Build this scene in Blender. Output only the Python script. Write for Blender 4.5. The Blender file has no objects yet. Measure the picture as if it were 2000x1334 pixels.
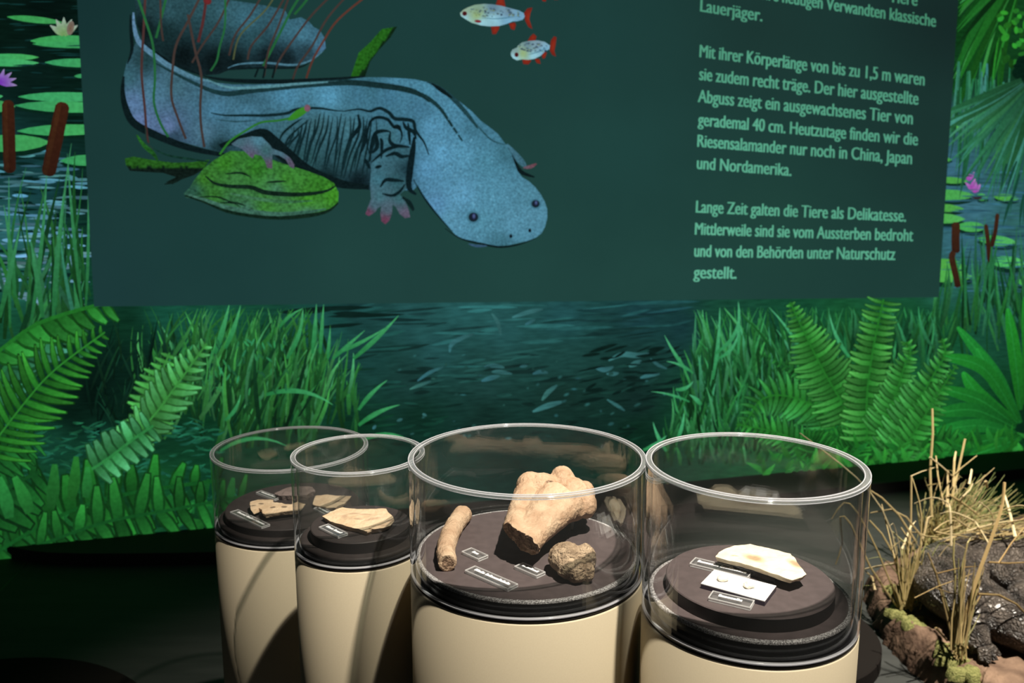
import bpy, bmesh, math, random
from math import sin, cos, pi, radians, sqrt, atan2
from mathutils import Vector, Matrix, noise, geometry

S = bpy.context.scene
C = S.collection
random.seed(11)

# ------------------------------------------------------------------ camera, light, exposure
CAM_H = 1.65
PITCH = 0.1707
F = 1620.0
cam = bpy.data.cameras.new('camera')
cam.sensor_width = 22.2222
cam.lens = 18.0
cam.clip_start = 0.05
cam.dof.use_dof = True
cam.dof.focus_distance = 1.42
cam.dof.aperture_fstop = 3.3
co = bpy.data.objects.new('camera', cam)
C.objects.link(co)
co.location = (0, 0, CAM_H)
co.rotation_euler = (pi / 2 - PITCH, 0, 0)
S.camera = co

w = bpy.data.worlds.new('world')
S.world = w
w.use_nodes = True
w.node_tree.nodes['Background'].inputs[0].default_value = (0.45, 0.5, 0.5, 1)
w.node_tree.nodes['Background'].inputs[1].default_value = 0.028

S.view_settings.view_transform = 'Standard'
S.view_settings.look = 'None'
S.view_settings.exposure = 0.0
S.view_settings.gamma = 1.0
S.view_settings.use_curve_mapping = False
S.cycles.max_bounces = 16
S.cycles.transparent_max_bounces = 40
S.cycles.glossy_bounces = 6
S.cycles.caustics_reflective = False
S.cycles.caustics_refractive = False


def spot(name, loc, target, watts, cone, blend, radius, col=(1, .93, .80)):
    l = bpy.data.lights.new(name, 'SPOT')
    l.energy = watts
    l.color = col
    l.spot_size = radians(cone)
    l.spot_blend = blend
    l.shadow_soft_size = radius
    o = bpy.data.objects.new(name, l)
    C.objects.link(o)
    o.location = loc
    d = Vector(target) - Vector(loc)
    o.rotation_euler = d.to_track_quat('-Z', 'Y').to_euler()
    return o


# ceiling track spots (out of the frame, above and to the right of the camera)
spot('track_spot', (0.62, 0.62, 3.35), (0.10, 1.45, 1.0), 640, 45, .8, .032)
spot('track_spot', (2.25, 1.95, 3.45), (1.88, 2.95, 0.2), 1350, 42, .7, .03)


# ------------------------------------------------------------------ helpers
def lin(c):
    c = c / 255.0
    return c / 12.92 if c <= .04045 else ((c + .055) / 1.055) ** 2.4


def L3(t):
    return (lin(t[0]), lin(t[1]), lin(t[2]), 1.0)


def ray(x, y):
    u = (x - 1000) / F
    v = -(y - 667) / F
    return Vector((u, cos(PITCH) + v * sin(PITCH), -sin(PITCH) + v * cos(PITCH)))


EYE = Vector((0, 0, CAM_H))


def at_z(x, y, z):
    d = ray(x, y)
    return EYE + d * ((z - CAM_H) / d.z)


def at_y(x, y, Y):
    d = ray(x, y)
    return EYE + d * (Y / d.y)


def nz(p, s=1.0):
    return noise.noise(Vector(p) * s)


def tag(o, label=None, cat=None, group=None, kind=None):
    if label: o['label'] = label
    if cat: o['category'] = cat
    if group: o['group'] = group
    if kind: o['kind'] = kind
    return o


def thing(name, loc, label, cat, group=None):
    o = bpy.data.objects.new(name, None)
    o.empty_display_size = .05
    C.objects.link(o)
    o.location = loc
    return tag(o, label, cat, group)


def link(name, me, mat, parent=None, smooth=False):
    o = bpy.data.objects.new(name, me)
    C.objects.link(o)
    if mat is not None:
        me.materials.clear()
        me.materials.append(mat)
    if smooth:
        for p in me.polygons: p.use_smooth = True
    if parent is not None:
        o.parent = parent
        root = parent
        off = Vector((0, 0, 0))
        while root is not None:
            off += root.location
            root = root.parent
        me.transform(Matrix.Translation(-off))
    return o


class MB:
    """collects world-space geometry, optionally with vertex colours"""
    def __init__(s):
        s.v = []; s.f = []; s.c = []

    def add(s, vs, fs, col=None):
        b = len(s.v)
        s.v += [tuple(p) for p in vs]
        s.f += [tuple(b + i for i in f) for f in fs]
        if col is not None:
            if isinstance(col, list): s.c += col
            else: s.c += [col] * len(vs)

    def mesh(s, name):
        me = bpy.data.meshes.new(name)
        me.from_pydata(s.v, [], s.f)
        if s.c:
            a = me.color_attributes.new('Col', 'FLOAT_COLOR', 'POINT')
            flat = []
            for c in s.c: flat += list(c)
            a.data.foreach_set('color', flat)
        me.update()
        return me

    def build(s, name, mat, parent=None, smooth=False):
        return link(name, s.mesh(name), mat, parent, smooth)

    def lathe(s, cx, cy, prof, n=96, closed=False):
        """prof: list of (r, z); r may be 0 at ends"""
        b = []
        vs = []
        fs = []
        for (r, z) in prof:
            if r < 1e-7:
                b.append((len(vs), 1)); vs.append((cx, cy, z))
            else:
                b.append((len(vs), n))
                for k in range(n):
                    t = 2 * pi * k / n
                    vs.append((cx + r * cos(t), cy + r * sin(t), z))
        m = len(prof)
        for i in range(m if closed else m - 1):
            a0, an = b[i]; c0, cn = b[(i + 1) % m]
            for k in range(n):
                k2 = (k + 1) % n
                if an == 1 and cn == 1: continue
                if an == 1: fs.append((a0, c0 + k2, c0 + k))
                elif cn == 1: fs.append((a0 + k, a0 + k2, c0))
                else: fs.append((a0 + k, a0 + k2, c0 + k2, c0 + k))
        s.add(vs, fs)

    def tube(s, pts, rads, n=6, col=None, flat=1.0):
        vs = []; fs = []
        P = [Vector(p) for p in pts]
        up = Vector((.13, .9, .37)).normalized()
        for i, p in enumerate(P):
            d = (P[min(i + 1, len(P) - 1)] - P[max(i - 1, 0)]).normalized()
            a = d.cross(up)
            if a.length < 1e-3: a = d.cross(Vector((1, 0, 0)))
            a.normalize()
            b_ = a.cross(d)
            for k in range(n):
                t = 2 * pi * k / n
                vs.append(p + a * (cos(t) * rads[i]) + b_ * (sin(t) * rads[i] * flat))
        for i in range(len(P) - 1):
            for k in range(n):
                k2 = (k + 1) % n
                fs.append((i * n + k, i * n + k2, (i + 1) * n + k2, (i + 1) * n + k))
        fs.append(tuple(range(n))[::-1])
        fs.append(tuple((len(P) - 1) * n + k for k in range(n)))
        s.add(vs, fs, col)

    def box(s, corners, h):
        """corners: 4 top corners (world), extruded down by h"""
        t = [Vector(c) for c in corners]
        vs = t + [c - Vector((0, 0, h)) for c in t]
        s.add(vs, [(0, 1, 2, 3), (7, 6, 5, 4), (0, 4, 5, 1), (1, 5, 6, 2), (2, 6, 7, 3), (3, 7, 4, 0)])


def spline(pts, n):
    """Catmull-Rom through tuples of any dimension, n samples per span"""
    out = []
    P = [pts[0]] + list(pts) + [pts[-1]]
    D = len(pts[0])
    for i in range(1, len(P) - 2):
        for k in range(n):
            t = k / n
            q = []
            for d in range(D):
                a, b, c, e = P[i - 1][d], P[i][d], P[i + 1][d], P[i + 2][d]
                q.append(.5 * (2 * b + (c - a) * t + (2 * a - 5 * b + 4 * c - e) * t * t + (3 * b - a - 3 * c + e) * t ** 3))
            out.append(tuple(q))
    out.append(tuple(pts[-1]))
    return out


# ------------------------------------------------------------------ materials
def mat(name, base=(.5, .5, .5), rough=.5, metal=0, spec=.5):
    m = bpy.data.materials.new(name)
    m.use_nodes = True
    b = m.node_tree.nodes['Principled BSDF']
    b.inputs['Base Color'].default_value = (*base[:3], 1)
    b.inputs['Roughness'].default_value = rough
    b.inputs['Metallic'].default_value = metal
    b.inputs['Specular IOR Level'].default_value = spec
    return m


def nodes(m):
    return m.node_tree.nodes, m.node_tree.links, m.node_tree.nodes['Principled BSDF']


def noisy(name, c0, c1, scale, rough=.6, bump=0., bscale=None, spec=.5, detail=6, stretch=(1, 1, 1), lo=.35, hi=.65, coord='Object', c2=None):
    m = mat(name, c0, rough, 0, spec)
    n, l, b = nodes(m)
    tc = n.new('ShaderNodeTexCoord')
    mp = n.new('ShaderNodeMapping')
    mp.inputs['Scale'].default_value = stretch
    l.new(tc.outputs[coord], mp.inputs[0])
    t = n.new('ShaderNodeTexNoise')
    t.inputs['Scale'].default_value = scale
    t.inputs['Detail'].default_value = detail
    l.new(mp.outputs[0], t.inputs['Vector'])
    r = n.new('ShaderNodeValToRGB')
    r.color_ramp.elements[0].position = lo
    r.color_ramp.elements[0].color = (*c0, 1)
    r.color_ramp.elements[1].position = hi
    r.color_ramp.elements[1].color = (*c1, 1)
    if c2:
        e = r.color_ramp.elements.new(.5 * (lo + hi)); e.color = (*c2, 1)
    l.new(t.outputs[0], r.inputs[0])
    l.new(r.outputs[0], b.inputs['Base Color'])
    if bump:
        t2 = n.new('ShaderNodeTexNoise')
        t2.inputs['Scale'].default_value = bscale or scale * 3
        t2.inputs['Detail'].default_value = 8
        l.new(mp.outputs[0], t2.inputs['Vector'])
        bp = n.new('ShaderNodeBump')
        bp.inputs['Strength'].default_value = bump
        bp.inputs['Distance'].default_value = .01
        l.new(t2.outputs[0], bp.inputs['Height'])
        l.new(bp.outputs[0], b.inputs['Normal'])
    return m


def glow(name, scale=(1, 1, 1), nscale=20, amount=.3, strength=1.0, detail=4):
    """projected picture: emits its own colours (vertex colours), broken up by a noise in object space"""
    m = bpy.data.materials.new(name)
    m.use_nodes = True
    n = m.node_tree.nodes; l = m.node_tree.links
    n.remove(n['Principled BSDF'])
    out = n['Material Output']
    at = n.new('ShaderNodeAttribute'); at.attribute_name = 'Col'
    tc = n.new('ShaderNodeTexCoord')
    mp = n.new('ShaderNodeMapping')
    mp.inputs['Rotation'].default_value = (0, 0, -WALL_A)
    mp2 = n.new('ShaderNodeMapping')
    mp2.inputs['Scale'].default_value = scale
    l.new(tc.outputs['Object'], mp.inputs[0]); l.new(mp.outputs[0], mp2.inputs[0])
    t = n.new('ShaderNodeTexNoise')
    t.inputs['Scale'].default_value = nscale
    t.inputs['Detail'].default_value = detail
    l.new(mp2.outputs[0], t.inputs['Vector'])
    mr = n.new('ShaderNodeMapRange')
    mr.inputs['From Min'].default_value = .3
    mr.inputs['From Max'].default_value = .7
    mr.inputs['To Min'].default_value = 1 - amount
    mr.inputs['To Max'].default_value = 1 + amount
    l.new(t.outputs[0], mr.inputs[0])
    mx = n.new('ShaderNodeVectorMath'); mx.operation = 'SCALE'
    l.new(at.outputs['Color'], mx.inputs[0]); l.new(mr.outputs[0], mx.inputs['Scale'])
    e = n.new('ShaderNodeEmission')
    e.inputs[1].default_value = strength
    l.new(mx.outputs[0], e.inputs[0])
    l.new(e.outputs[0], out.inputs[0])
    return m


def see_through(name, tint=(1, 1, 1), frost=0.0, frost_col=(.9, .92, .92), rough=.02, ior=1.49, gain=1.0):
    """thin clear acrylic: clear + Fresnel reflection (+ some frosted scatter)"""
    m = bpy.data.materials.new(name)
    m.use_nodes = True
    n = m.node_tree.nodes; l = m.node_tree.links
    n.remove(n['Principled BSDF'])
    out = n['Material Output']
    tr = n.new('ShaderNodeBsdfTransparent'); tr.inputs[0].default_value = (*tint, 1)
    gl = n.new('ShaderNodeBsdfGlossy'); gl.inputs['Roughness'].default_value = rough
    fr = n.new('ShaderNodeFresnel')
    ge = n.new('ShaderNodeNewGeometry')          # same reflectance from either side of a thin sheet
    mr = n.new('ShaderNodeMapRange'); mr.inputs['To Min'].default_value = ior; mr.inputs['To Max'].default_value = 1 / ior
    l.new(ge.outputs['Backfacing'], mr.inputs[0]); l.new(mr.outputs[0], fr.inputs[0])
    mu = n.new('ShaderNodeMath'); mu.operation = 'MULTIPLY'; mu.use_clamp = True
    mu.inputs[1].default_value = gain
    l.new(fr.outputs[0], mu.inputs[0])
    a = n.new('ShaderNodeMixShader')
    l.new(mu.outputs[0], a.inputs[0]); l.new(tr.outputs[0], a.inputs[1]); l.new(gl.outputs[0], a.inputs[2])
    last = a
    if frost > 0:
        df = n.new('ShaderNodeBsdfDiffuse'); df.inputs[0].default_value = (*frost_col, 1)
        tl = n.new('ShaderNodeBsdfTranslucent'); tl.inputs[0].default_value = (*frost_col, 1)
        h = n.new('ShaderNodeMixShader'); h.inputs[0].default_value = .5
        l.new(df.outputs[0], h.inputs[1]); l.new(tl.outputs[0], h.inputs[2])
        b = n.new('ShaderNodeMixShader'); b.inputs[0].default_value = frost
        l.new(a.outputs[0], b.inputs[1]); l.new(h.outputs[0], b.inputs[2])
        last = b
    l.new(last.outputs[0], out.inputs[0])
    return m


# wall plane: y = WY + WK*x, vertical
WY, WK = 4.27, .2685
WALL_A = math.atan(WK)
WDIR = Vector((cos(WALL_A), sin(WALL_A), 0))
WN = Vector((sin(WALL_A), -cos(WALL_A), 0))      # towards the room


def wall(x, y, lift=0.0):
    d = ray(x, y)
    t = WY / (d.y - WK * d.x)
    return EYE + d * t + WN * lift


M_black = mat('black_paint', (.006, .007, .006), .6)
M_floor = noisy('dark_floor', (.036, .038, .036), (.048, .050, .047), 3, rough=.6, stretch=(1, 5, 1), spec=.2)
M_plinth = mat('black_lacquer', (.012, .010, .009), .8, spec=.05)
M_ledge = mat('black_ledge', (.060, .062, .056), .8, spec=.08)
M_beige = noisy('beige_powder_coat', (.465, .395, .28), (.48, .41, .29), 400, rough=.5, spec=.2)
M_gap = mat('black_gap', (.004, .003, .005), .4)
M_base = noisy('black_brown_board', (.074, .056, .056), (.092, .070, .070), 60, rough=.62, spec=.25)
M_dim_board = noisy('dimmed_black_board', (.034, .027, .026), (.044, .035, .034), 60, rough=.6, spec=.25)  # board of the two left cases, their dimmer light put into the colour
M_side = mat('black_disc_side', (.016, .013, .013), .45)
M_gloss = mat('black_gloss', (.010, .009, .009), .22)
M_silver = mat('bright_cut_edge', (.80, .80, .84), .25)
M_glass = see_through('clear_acrylic', (.985, .992, .988), .014, rough=.0, gain=1.5)
M_rim = see_through('polished_acrylic_rim', (.93, .96, .95), .15, (.95, .95, .96), .08)
M_lip = see_through('acrylic_lower_edge', (.9, .9, .93), .6, (.9, .9, .95), .1)
M_label = see_through('label_acrylic', (.93, .93, .93), .10, (.9, .9, .9), .05)
M_edge_glint = see_through('label_edge_glint', (.95, .95, .95), .62, (.95, .93, .93), .1)
M_white = mat('white_print', (.85, .85, .85), .6)
M_bone = noisy('fossil_bone', (.40, .25, .155), (.56, .40, .27), 28, rough=.62, bump=.45, bscale=160, spec=.35, c2=(.49, .33, .215))
M_bone2 = noisy('pitted_bone', (.24, .165, .105), (.52, .38, .255), 55, rough=.75, bump=.9, bscale=190, spec=.25)
M_break_pit = noisy('broken_and_pit_bone', (.17, .105, .07), (.46, .30, .20), 140, rough=.85, bump=1., bscale=260, spec=.2)
M_grey_stone = noisy('mauve_stone', (.17, .125, .115), (.25, .19, .175), 60, rough=.8, bump=.4)


def slab_material(name, c0, c1, spots, spot_col, soft=.5):
    """limestone with stains, or the dark of dents put in as colour, at fixed places: (x, y, rx, ry, angle)"""
    m = noisy(name, c0, c1, 45, rough=.8, bump=.35, bscale=150, spec=.2)
    n, l, b = nodes(m)
    src = b.inputs['Base Color'].links[0].from_socket
    tc = n.new('ShaderNodeTexCoord')
    for (x, y, rx, ry, ang) in spots:
        mp = n.new('ShaderNodeMapping'); mp.vector_type = 'TEXTURE'
        mp.inputs['Location'].default_value = (x, y, 0)
        mp.inputs['Rotation'].default_value = (0, 0, ang)
        mp.inputs['Scale'].default_value = (rx, ry, 1)
        l.new(tc.outputs['Object'], mp.inputs[0])
        sp = n.new('ShaderNodeSeparateXYZ'); l.new(mp.outputs[0], sp.inputs[0])
        cb = n.new('ShaderNodeCombineXYZ')
        l.new(sp.outputs[0], cb.inputs[0]); l.new(sp.outputs[1], cb.inputs[1])
        ln = n.new('ShaderNodeVectorMath'); ln.operation = 'LENGTH'; l.new(cb.outputs[0], ln.inputs[0])
        mr = n.new('ShaderNodeMapRange'); mr.interpolation_type = 'SMOOTHSTEP'
        mr.inputs['From Min'].default_value = 1 - soft; mr.inputs['From Max'].default_value = 1 + soft * .4
        mr.inputs['To Min'].default_value = .8; mr.inputs['To Max'].default_value = 0
        l.new(ln.outputs['Value'], mr.inputs[0])
        mx = n.new('ShaderNodeMix'); mx.data_type = 'RGBA'
        l.new(mr.outputs[0], mx.inputs['Factor']); l.new(src, mx.inputs[6])
        mx.inputs[7].default_value = (*spot_col, 1)
        src = mx.outputs[2]
    l.new(src, b.inputs['Base Color'])
    return m


# ------------------------------------------------------------------ room shell
m = MB(); m.add([(-6, -2, 0), (7, -2, 0), (7, 7, 0), (-6, 7, 0)], [(0, 1, 2, 3)])
tag(m.build('floor', M_floor), kind='structure')
m = MB()
a0 = Vector((-4.6, WY - 4.6 * WK, 0)) - WN * .02
a1 = Vector((6.2, WY + 6.2 * WK, 0)) - WN * .02
bk = -WN * .12
top = Vector((0, 0, 3.8))
m.add([a0, a1, a1 + top, a0 + top, a0 + bk, a1 + bk, a1 + bk + top, a0 + bk + top],
      [(0, 1, 2, 3), (5, 4, 7, 6), (0, 4, 5, 1), (1, 5, 6, 2), (2, 6, 7, 3), (3, 7, 4, 0)])
tag(m.build('wall_back', M_black), kind='structure')


# ------------------------------------------------------------------ picture painting on the wall
class Paint:
    """flat shapes of the projected picture, drawn in picture coordinates and laid on the wall in thin layers"""
    step = 4e-6

    def __init__(s, lift):
        s.mb = MB(); s.lift = lift

    def poly(s, pts, fs, cols):
        s.lift += Paint.step
        s.mb.add([wall(x, y, s.lift) for x, y in pts], fs, [L3(c) for c in cols])

    def strip(s, path, widths, c0, c1):
        n = len(path)
        L = []; R = []
        for i, (x, y) in enumerate(path):
            x0, y0 = path[max(i - 1, 0)]; x1, y1 = path[min(i + 1, n - 1)]
            dx, dy = x1 - x0, y1 - y0
            d = math.hypot(dx, dy) or 1
            w_ = widths[i] * .5
            L.append((x - dy / d * w_, y + dx / d * w_)); R.append((x + dy / d * w_, y - dx / d * w_))
        cols = []
        for i in range(n):
            t = i / (n - 1)
            cols.append(tuple(c0[k] + (c1[k] - c0[k]) * t for k in range(3)))
        fs = [(i, i + 1, n + i + 1, n + i) for i in range(n - 1)]
        s.poly(L + R, fs, cols + cols)

    def blade(s, x0, y0, x1, y1, bend, w_, c0, c1, n=7, tipw=.08, basew=.6):
        mx, my = (x0 + x1) / 2, (y0 + y1) / 2
        dx, dy = x1 - x0, y1 - y0
        cx, cy = mx - dy * bend, my + dx * bend
        path = []; ws = []
        for i in range(n + 1):
            t = i / n
            path.append(((1 - t) ** 2 * x0 + 2 * t * (1 - t) * cx + t * t * x1, (1 - t) ** 2 * y0 + 2 * t * (1 - t) * cy + t * t * y1))
            k = basew + (1 - basew) * min(1, t / .35) if t < .35 else 1 - (1 - tipw) * ((t - .35) / .65) ** 1.3
            ws.append(w_ * k)
        s.strip(path, ws, c0, c1)

    def stroke(s, pts, w_, col, col2=None, n=5, taper=True):
        path = spline(pts, n)
        N = len(path)
        ws = [w_ * (1 if not taper else (.25 + .75 * sin(pi * min(.98, max(.02, i / (N - 1)))))) for i in range(N)]
        s.strip(path, ws, col, col2 or col)

    def ellipse(s, x, y, rx, ry, ang, col, col2=None, n=20):
        pts = [(x, y)]
        ca, sa = cos(ang), sin(ang)
        for k in range(n):
            t = 2 * pi * k / n
            a, b = rx * cos(t), ry * sin(t)
            pts.append((x + a * ca - b * sa, y + a * sa + b * ca))
        s.poly(pts, [(0, 1 + k, 1 + (k + 1) % n) for k in range(n)], [col] + [col2 or col] * n)

    def lens(s, x0, y0, x1, y1, w_, c0, c1=None, skew=.45):
        """pointed leaf or lily pad seen flat"""
        path = [(x0 + (x1 - x0) * t, y0 + (y1 - y0) * t) for t in (0, .12, .3, .5, .7, .88, 1)]
        ws = [w_ * k for k in (.06, .55, .9, 1, .9, .55, .06)]
        s.strip(path, ws, c0, c1 or c0)

    def fill(s, outline, step, colfn):
        s.lift += Paint.step
        n = len(outline)
        V = [Vector(p) for p in outline]
        xs = [p[0] for p in outline]; ys = [p[1] for p in outline]
        E = [(i, (i + 1) % n) for i in range(n)]
        y = min(ys) + step * .5
        row = 0
        while y < max(ys):
            x = min(xs) + step * (.5 if row % 2 else 1.0)
            while x < max(xs):
                V.append(Vector((x + random.uniform(-.1, .1) * step, y + random.uniform(-.1, .1) * step)))
                x += step
            y += step * .87; row += 1
        r = geometry.delaunay_2d_cdt(V, E, [], 1, 1e-4)
        vs = [(p.x, p.y) for p in r[0]]
        s.mb.add([wall(x, y, s.lift) for x, y in vs], [tuple(f) for f in r[2]], [L3(colfn(x, y)) for x, y in vs])

    def frond(s, path, lens_, n, w_, c0, c1, sweep=.5, sides=(1, -1), curl=0., spine=None, jitter=.1, tipw=.15):
        """fern frond: leaflets along a spine; lens_ = leaflet length at base, middle, tip"""
        P = spline(path, 8)
        N = len(P)
        cum = [0]
        for i in range(1, N): cum.append(cum[-1] + math.hypot(P[i][0] - P[i - 1][0], P[i][1] - P[i - 1][1]))
        T = cum[-1]

        def pos(t):
            q = t * T
            for i in range(1, N):
                if cum[i] >= q:
                    k = (q - cum[i - 1]) / max(1e-6, cum[i] - cum[i - 1])
                    a, b = P[i - 1], P[i]
                    return a[0] + (b[0] - a[0]) * k, a[1] + (b[1] - a[1]) * k, atan2(b[1] - a[1], b[0] - a[0])
            return P[-1][0], P[-1][1], atan2(P[-1][1] - P[-2][1], P[-1][0] - P[-2][0])
        for i in range(n):
            t = (i + .5) / n
            x, y, a = pos(t)
            ln = (lens_[0] * (1 - 2 * t) + lens_[1] * 2 * t) if t < .5 else (lens_[1] * (2 - 2 * t) + lens_[2] * (2 * t - 1))
            ww = w_ * (.55 + .45 * (1 - abs(2 * t - .8)))
            for sd in sides:
                k = 1 + random.uniform(-jitter, jitter)
                ang = a + sd * (pi / 2 - sweep) + random.uniform(-.8, .8) * jitter
                f = random.uniform(.72, 1.12)
                ca = tuple(v * f for v in c0); cb = tuple(v * f for v in c1)
                dk = tuple(v * .6 for v in ca)
                s.blade(x, y, x + cos(ang) * ln * k * 1.04, y + sin(ang) * ln * k * 1.04, curl * sd, ww * 1.3, dk, dk, n=5, tipw=tipw, basew=.75)
                s.blade(x, y, x + cos(ang) * ln * k, y + sin(ang) * ln * k, curl * sd, ww * .86, tuple(v * .8 for v in ca), cb, n=5, tipw=tipw, basew=.75)
        sc = spine or tuple(v * .8 for v in c0)
        s.strip(P, [w_ * .22] * N, sc, sc)

    def build(s, name, mat_, parent):
        o = s.mb.build(name, mat_, parent)
        s.mb = MB()
        return o


def idw(ctrl, pw=2.2):
    def fn(x, y):
        sw = 0; r = g = b = 0
        for (cx, cy, c) in ctrl:
            d = ((x - cx) ** 2 + (y - cy) ** 2 + 30) ** (-pw / 2)
            sw += d; r += c[0] * d; g += c[1] * d; b += c[2] * d
        return (r / sw, g / sw, b / sw)
    return fn


def vary(c, a=.2):
    f = random.uniform(1 - a, 1 + a)
    g = random.uniform(-.06, .06)
    return (c[0] * f, c[1] * f * (1 + g * .3), c[2] * f * (1 + g * 2))


G_back = glow('picture_ground', (1, 1, 1.5), 22, .35)
G_water = glow('picture_water', (.45, 1, 2.6), 26, .26, detail=6)
G_leaf = glow('picture_leaves', (1, 1, 1), 60, .16)
G_panel = glow('picture_panel', (1, 1, 1), 3, .03)
G_skin = glow('picture_skin', (1, 1, 1.15), 100, .34, detail=9)
G_moss = glow('picture_moss', (1, 1, 1.2), 70, .5, detail=8)
G_line = glow('picture_lines', (1, 1, 1), 30, .1)
G_text = glow('picture_text', (1, 1, 1), 4, .05)

mural = thing('pond_mural', wall(1000, 940), 'wall-wide projected picture of a lily pond with reeds, ferns and dark water', 'mural')

# ground of the picture
ctrl = [(0, 40, (6, 24, 18)), (90, 20, (5, 18, 15)), (140, 100, (6, 24, 18)), (60, 160, (8, 28, 24)), (150, 220, (6, 26, 20)), (20, 300, (18, 52, 54)),
        (80, 360, (22, 62, 66)), (150, 380, (8, 30, 26)), (30, 450, (44, 98, 104)), (100, 500, (36, 92, 84)), (150, 470, (12, 46, 34)), (160, 560, (14, 60, 42)),
        (40, 560, (28, 88, 72)), (0, 640, (20, 74, 48)), (100, 660, (14, 58, 36)), (240, 640, (12, 48, 32)), (330, 620, (22, 78, 60)), (430, 620, (22, 80, 58)),
        (200, 740, (6, 24, 18)), (300, 740, (8, 30, 22)), (140, 800, (7, 28, 20)), (250, 820, (7, 30, 20)), (230, 700, (8, 32, 24)), (180, 770, (5, 20, 15)), (380, 800, (12, 52, 30)), (100, 870, (18, 62, 46)), (210, 870, (16, 60, 46)),
        (40, 950, (16, 66, 34)), (150, 980, (20, 82, 38)), (300, 960, (20, 80, 40)), (380, 1000, (14, 54, 38)), (60, 1040, (24, 92, 40)), (250, 1030, (24, 92, 44)), (500, 960, (12, 52, 30)), (0, 1080, (20, 78, 36)),
        (500, 700, (18, 70, 42)), (600, 760, (16, 62, 38)), (560, 840, (12, 48, 30)), (700, 840, (12, 46, 30)), (640, 640, (26, 76, 70)), (700, 600, (24, 58, 58)), (720, 700, (24, 62, 58)),
        (800, 620, (34, 78, 78)), (900, 600, (38, 88, 88)), (850, 680, (34, 78, 78)), (980, 640, (36, 82, 82)), (1100, 620, (32, 76, 78)), (1250, 620, (26, 62, 66)), (1330, 640, (22, 54, 56)),
        (800, 740, (24, 56, 52)), (950, 740, (28, 62, 58)), (1100, 700, (28, 66, 62)), (1250, 700, (22, 54, 50)), (820, 820, (14, 44, 34)), (950, 820, (18, 44, 38)), (1100, 780, (20, 46, 40)), (1240, 780, (18, 42, 38)), (1150, 850, (16, 40, 34)), (1250, 850, (12, 40, 28)),
        (1000, 900, (14, 40, 34)), (1400, 640, (22, 70, 50)), (1420, 740, (22, 80, 46)), (1350, 830, (16, 62, 38)), (1500, 820, (20, 84, 40)), (1560, 640, (18, 68, 46)), (1650, 640, (22, 80, 44)), (1700, 760, (22, 92, 40)),
        (1640, 880, (28, 110, 44)), (1780, 880, (26, 106, 40)), (1860, 860, (22, 96, 36)), (1960, 850, (10, 52, 24)), (1990, 800, (8, 44, 22)), (1850, 640, (18, 76, 44)), (1780, 620, (20, 74, 44)), (1980, 600, (10, 40, 30)),
        (1850, 330, (56, 102, 122)), (1900, 400, (58, 106, 122)), (1870, 470, (52, 100, 112)), (1950, 500, (50, 98, 108)), (1990, 450, (48, 98, 96)), (1850, 560, (36, 92, 80)), (1950, 560, (36, 90, 78)), (1860, 240, (44, 88, 96)), (1880, 60, (14, 56, 22)), (1860, 150, (14, 58, 26)), (1990, 100, (16, 58, 26)), (1990, 200, (12, 40, 28)), (1940, 30, (18, 64, 26)),
        (1600, 960, (20, 90, 40)), (1900, 900, (24, 98, 40))]
gf = idw(ctrl, 2.6)
p = Paint(.0005)
NX, NY = 150, 84
pts = []; cols = []
X0, X1 = -260, 2260


def bottom_y(x):      # lower edge of the picture: the line where the wall meets the ledge
    d = ray(x, 667)
    lo, hi = 700, 1300
    for _ in range(40):
        mid = (lo + hi) / 2
        if wall(x, mid).z > .03: lo = mid
        else: hi = mid
    return lo


for i in range(NX + 1):
    x = X0 + (X1 - X0) * i / NX
    yb = bottom_y(x)
    for j in range(NY + 1):
        y = -260 + (yb + 260) * j / NY
        pts.append((x, y)); cols.append(gf(x, y))
p.poly(pts, [(i * (NY + 1) + j, (i + 1) * (NY + 1) + j, (i + 1) * (NY + 1) + j + 1, i * (NY + 1) + j + 1) for i in range(NX) for j in range(NY)], cols)
p.build('mural_ground', G_water, mural)

# ripples and flecks on the water
p = Paint(.0012)
for _ in range(210):
    y = random.uniform(285, 600); t = (y - 285) / 300
    x = random.uniform(-60, 165 - 40 * t)
    ln = random.uniform(20, 70)
    c = vary((58 + 44 * t, 112 + 32 * t, 126 + 34 * t), .3) if random.random() < .66 else (8, 34, 30)
    p.lens(x, y, x + ln, y + random.uniform(-5, 5), random.uniform(3, 8), c)
for _ in range(60):
    y = random.uniform(-20, 300); x = random.uniform(-60, 150)
    p.lens(x, y, x + random.uniform(20, 60), y + random.uniform(-2, 2), random.uniform(1.5, 3), (16, 52, 50))
for _ in range(170):
    y = random.uniform(330, 570); x = random.uniform(1830, 2050)
    p.lens(x, y, x + random.uniform(25, 80), y + random.uniform(-2, 4), random.uniform(1.5, 3.5), vary((46, 92, 106), .25))
for _ in range(150):
    y = random.uniform(592, 880); x = random.uniform(640, 1330)
    t = (y - 592) / 288
    base = gf(x, y)
    f = random.choice((.72, .8, 1.18, 1.28))
    p.lens(x, y, x + random.uniform(40, 130) * (1.2 - t), y + random.uniform(-16, 3), random.uniform(3, 8), tuple(v * f for v in base))
for (x, y, ln, dy, w_) in [(545, 610, 110, -6, 12), (580, 604, 150, -4, 9), (620, 640, 90, -8, 8), (560, 660, 70, -6, 6), (650, 612, 80, 2, 10), (640, 618, 150, -4, 8)]:
    p.lens(x, y, x + ln, y + dy, w_, (12, 34, 30))
pale = (54, 108, 108)
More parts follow.
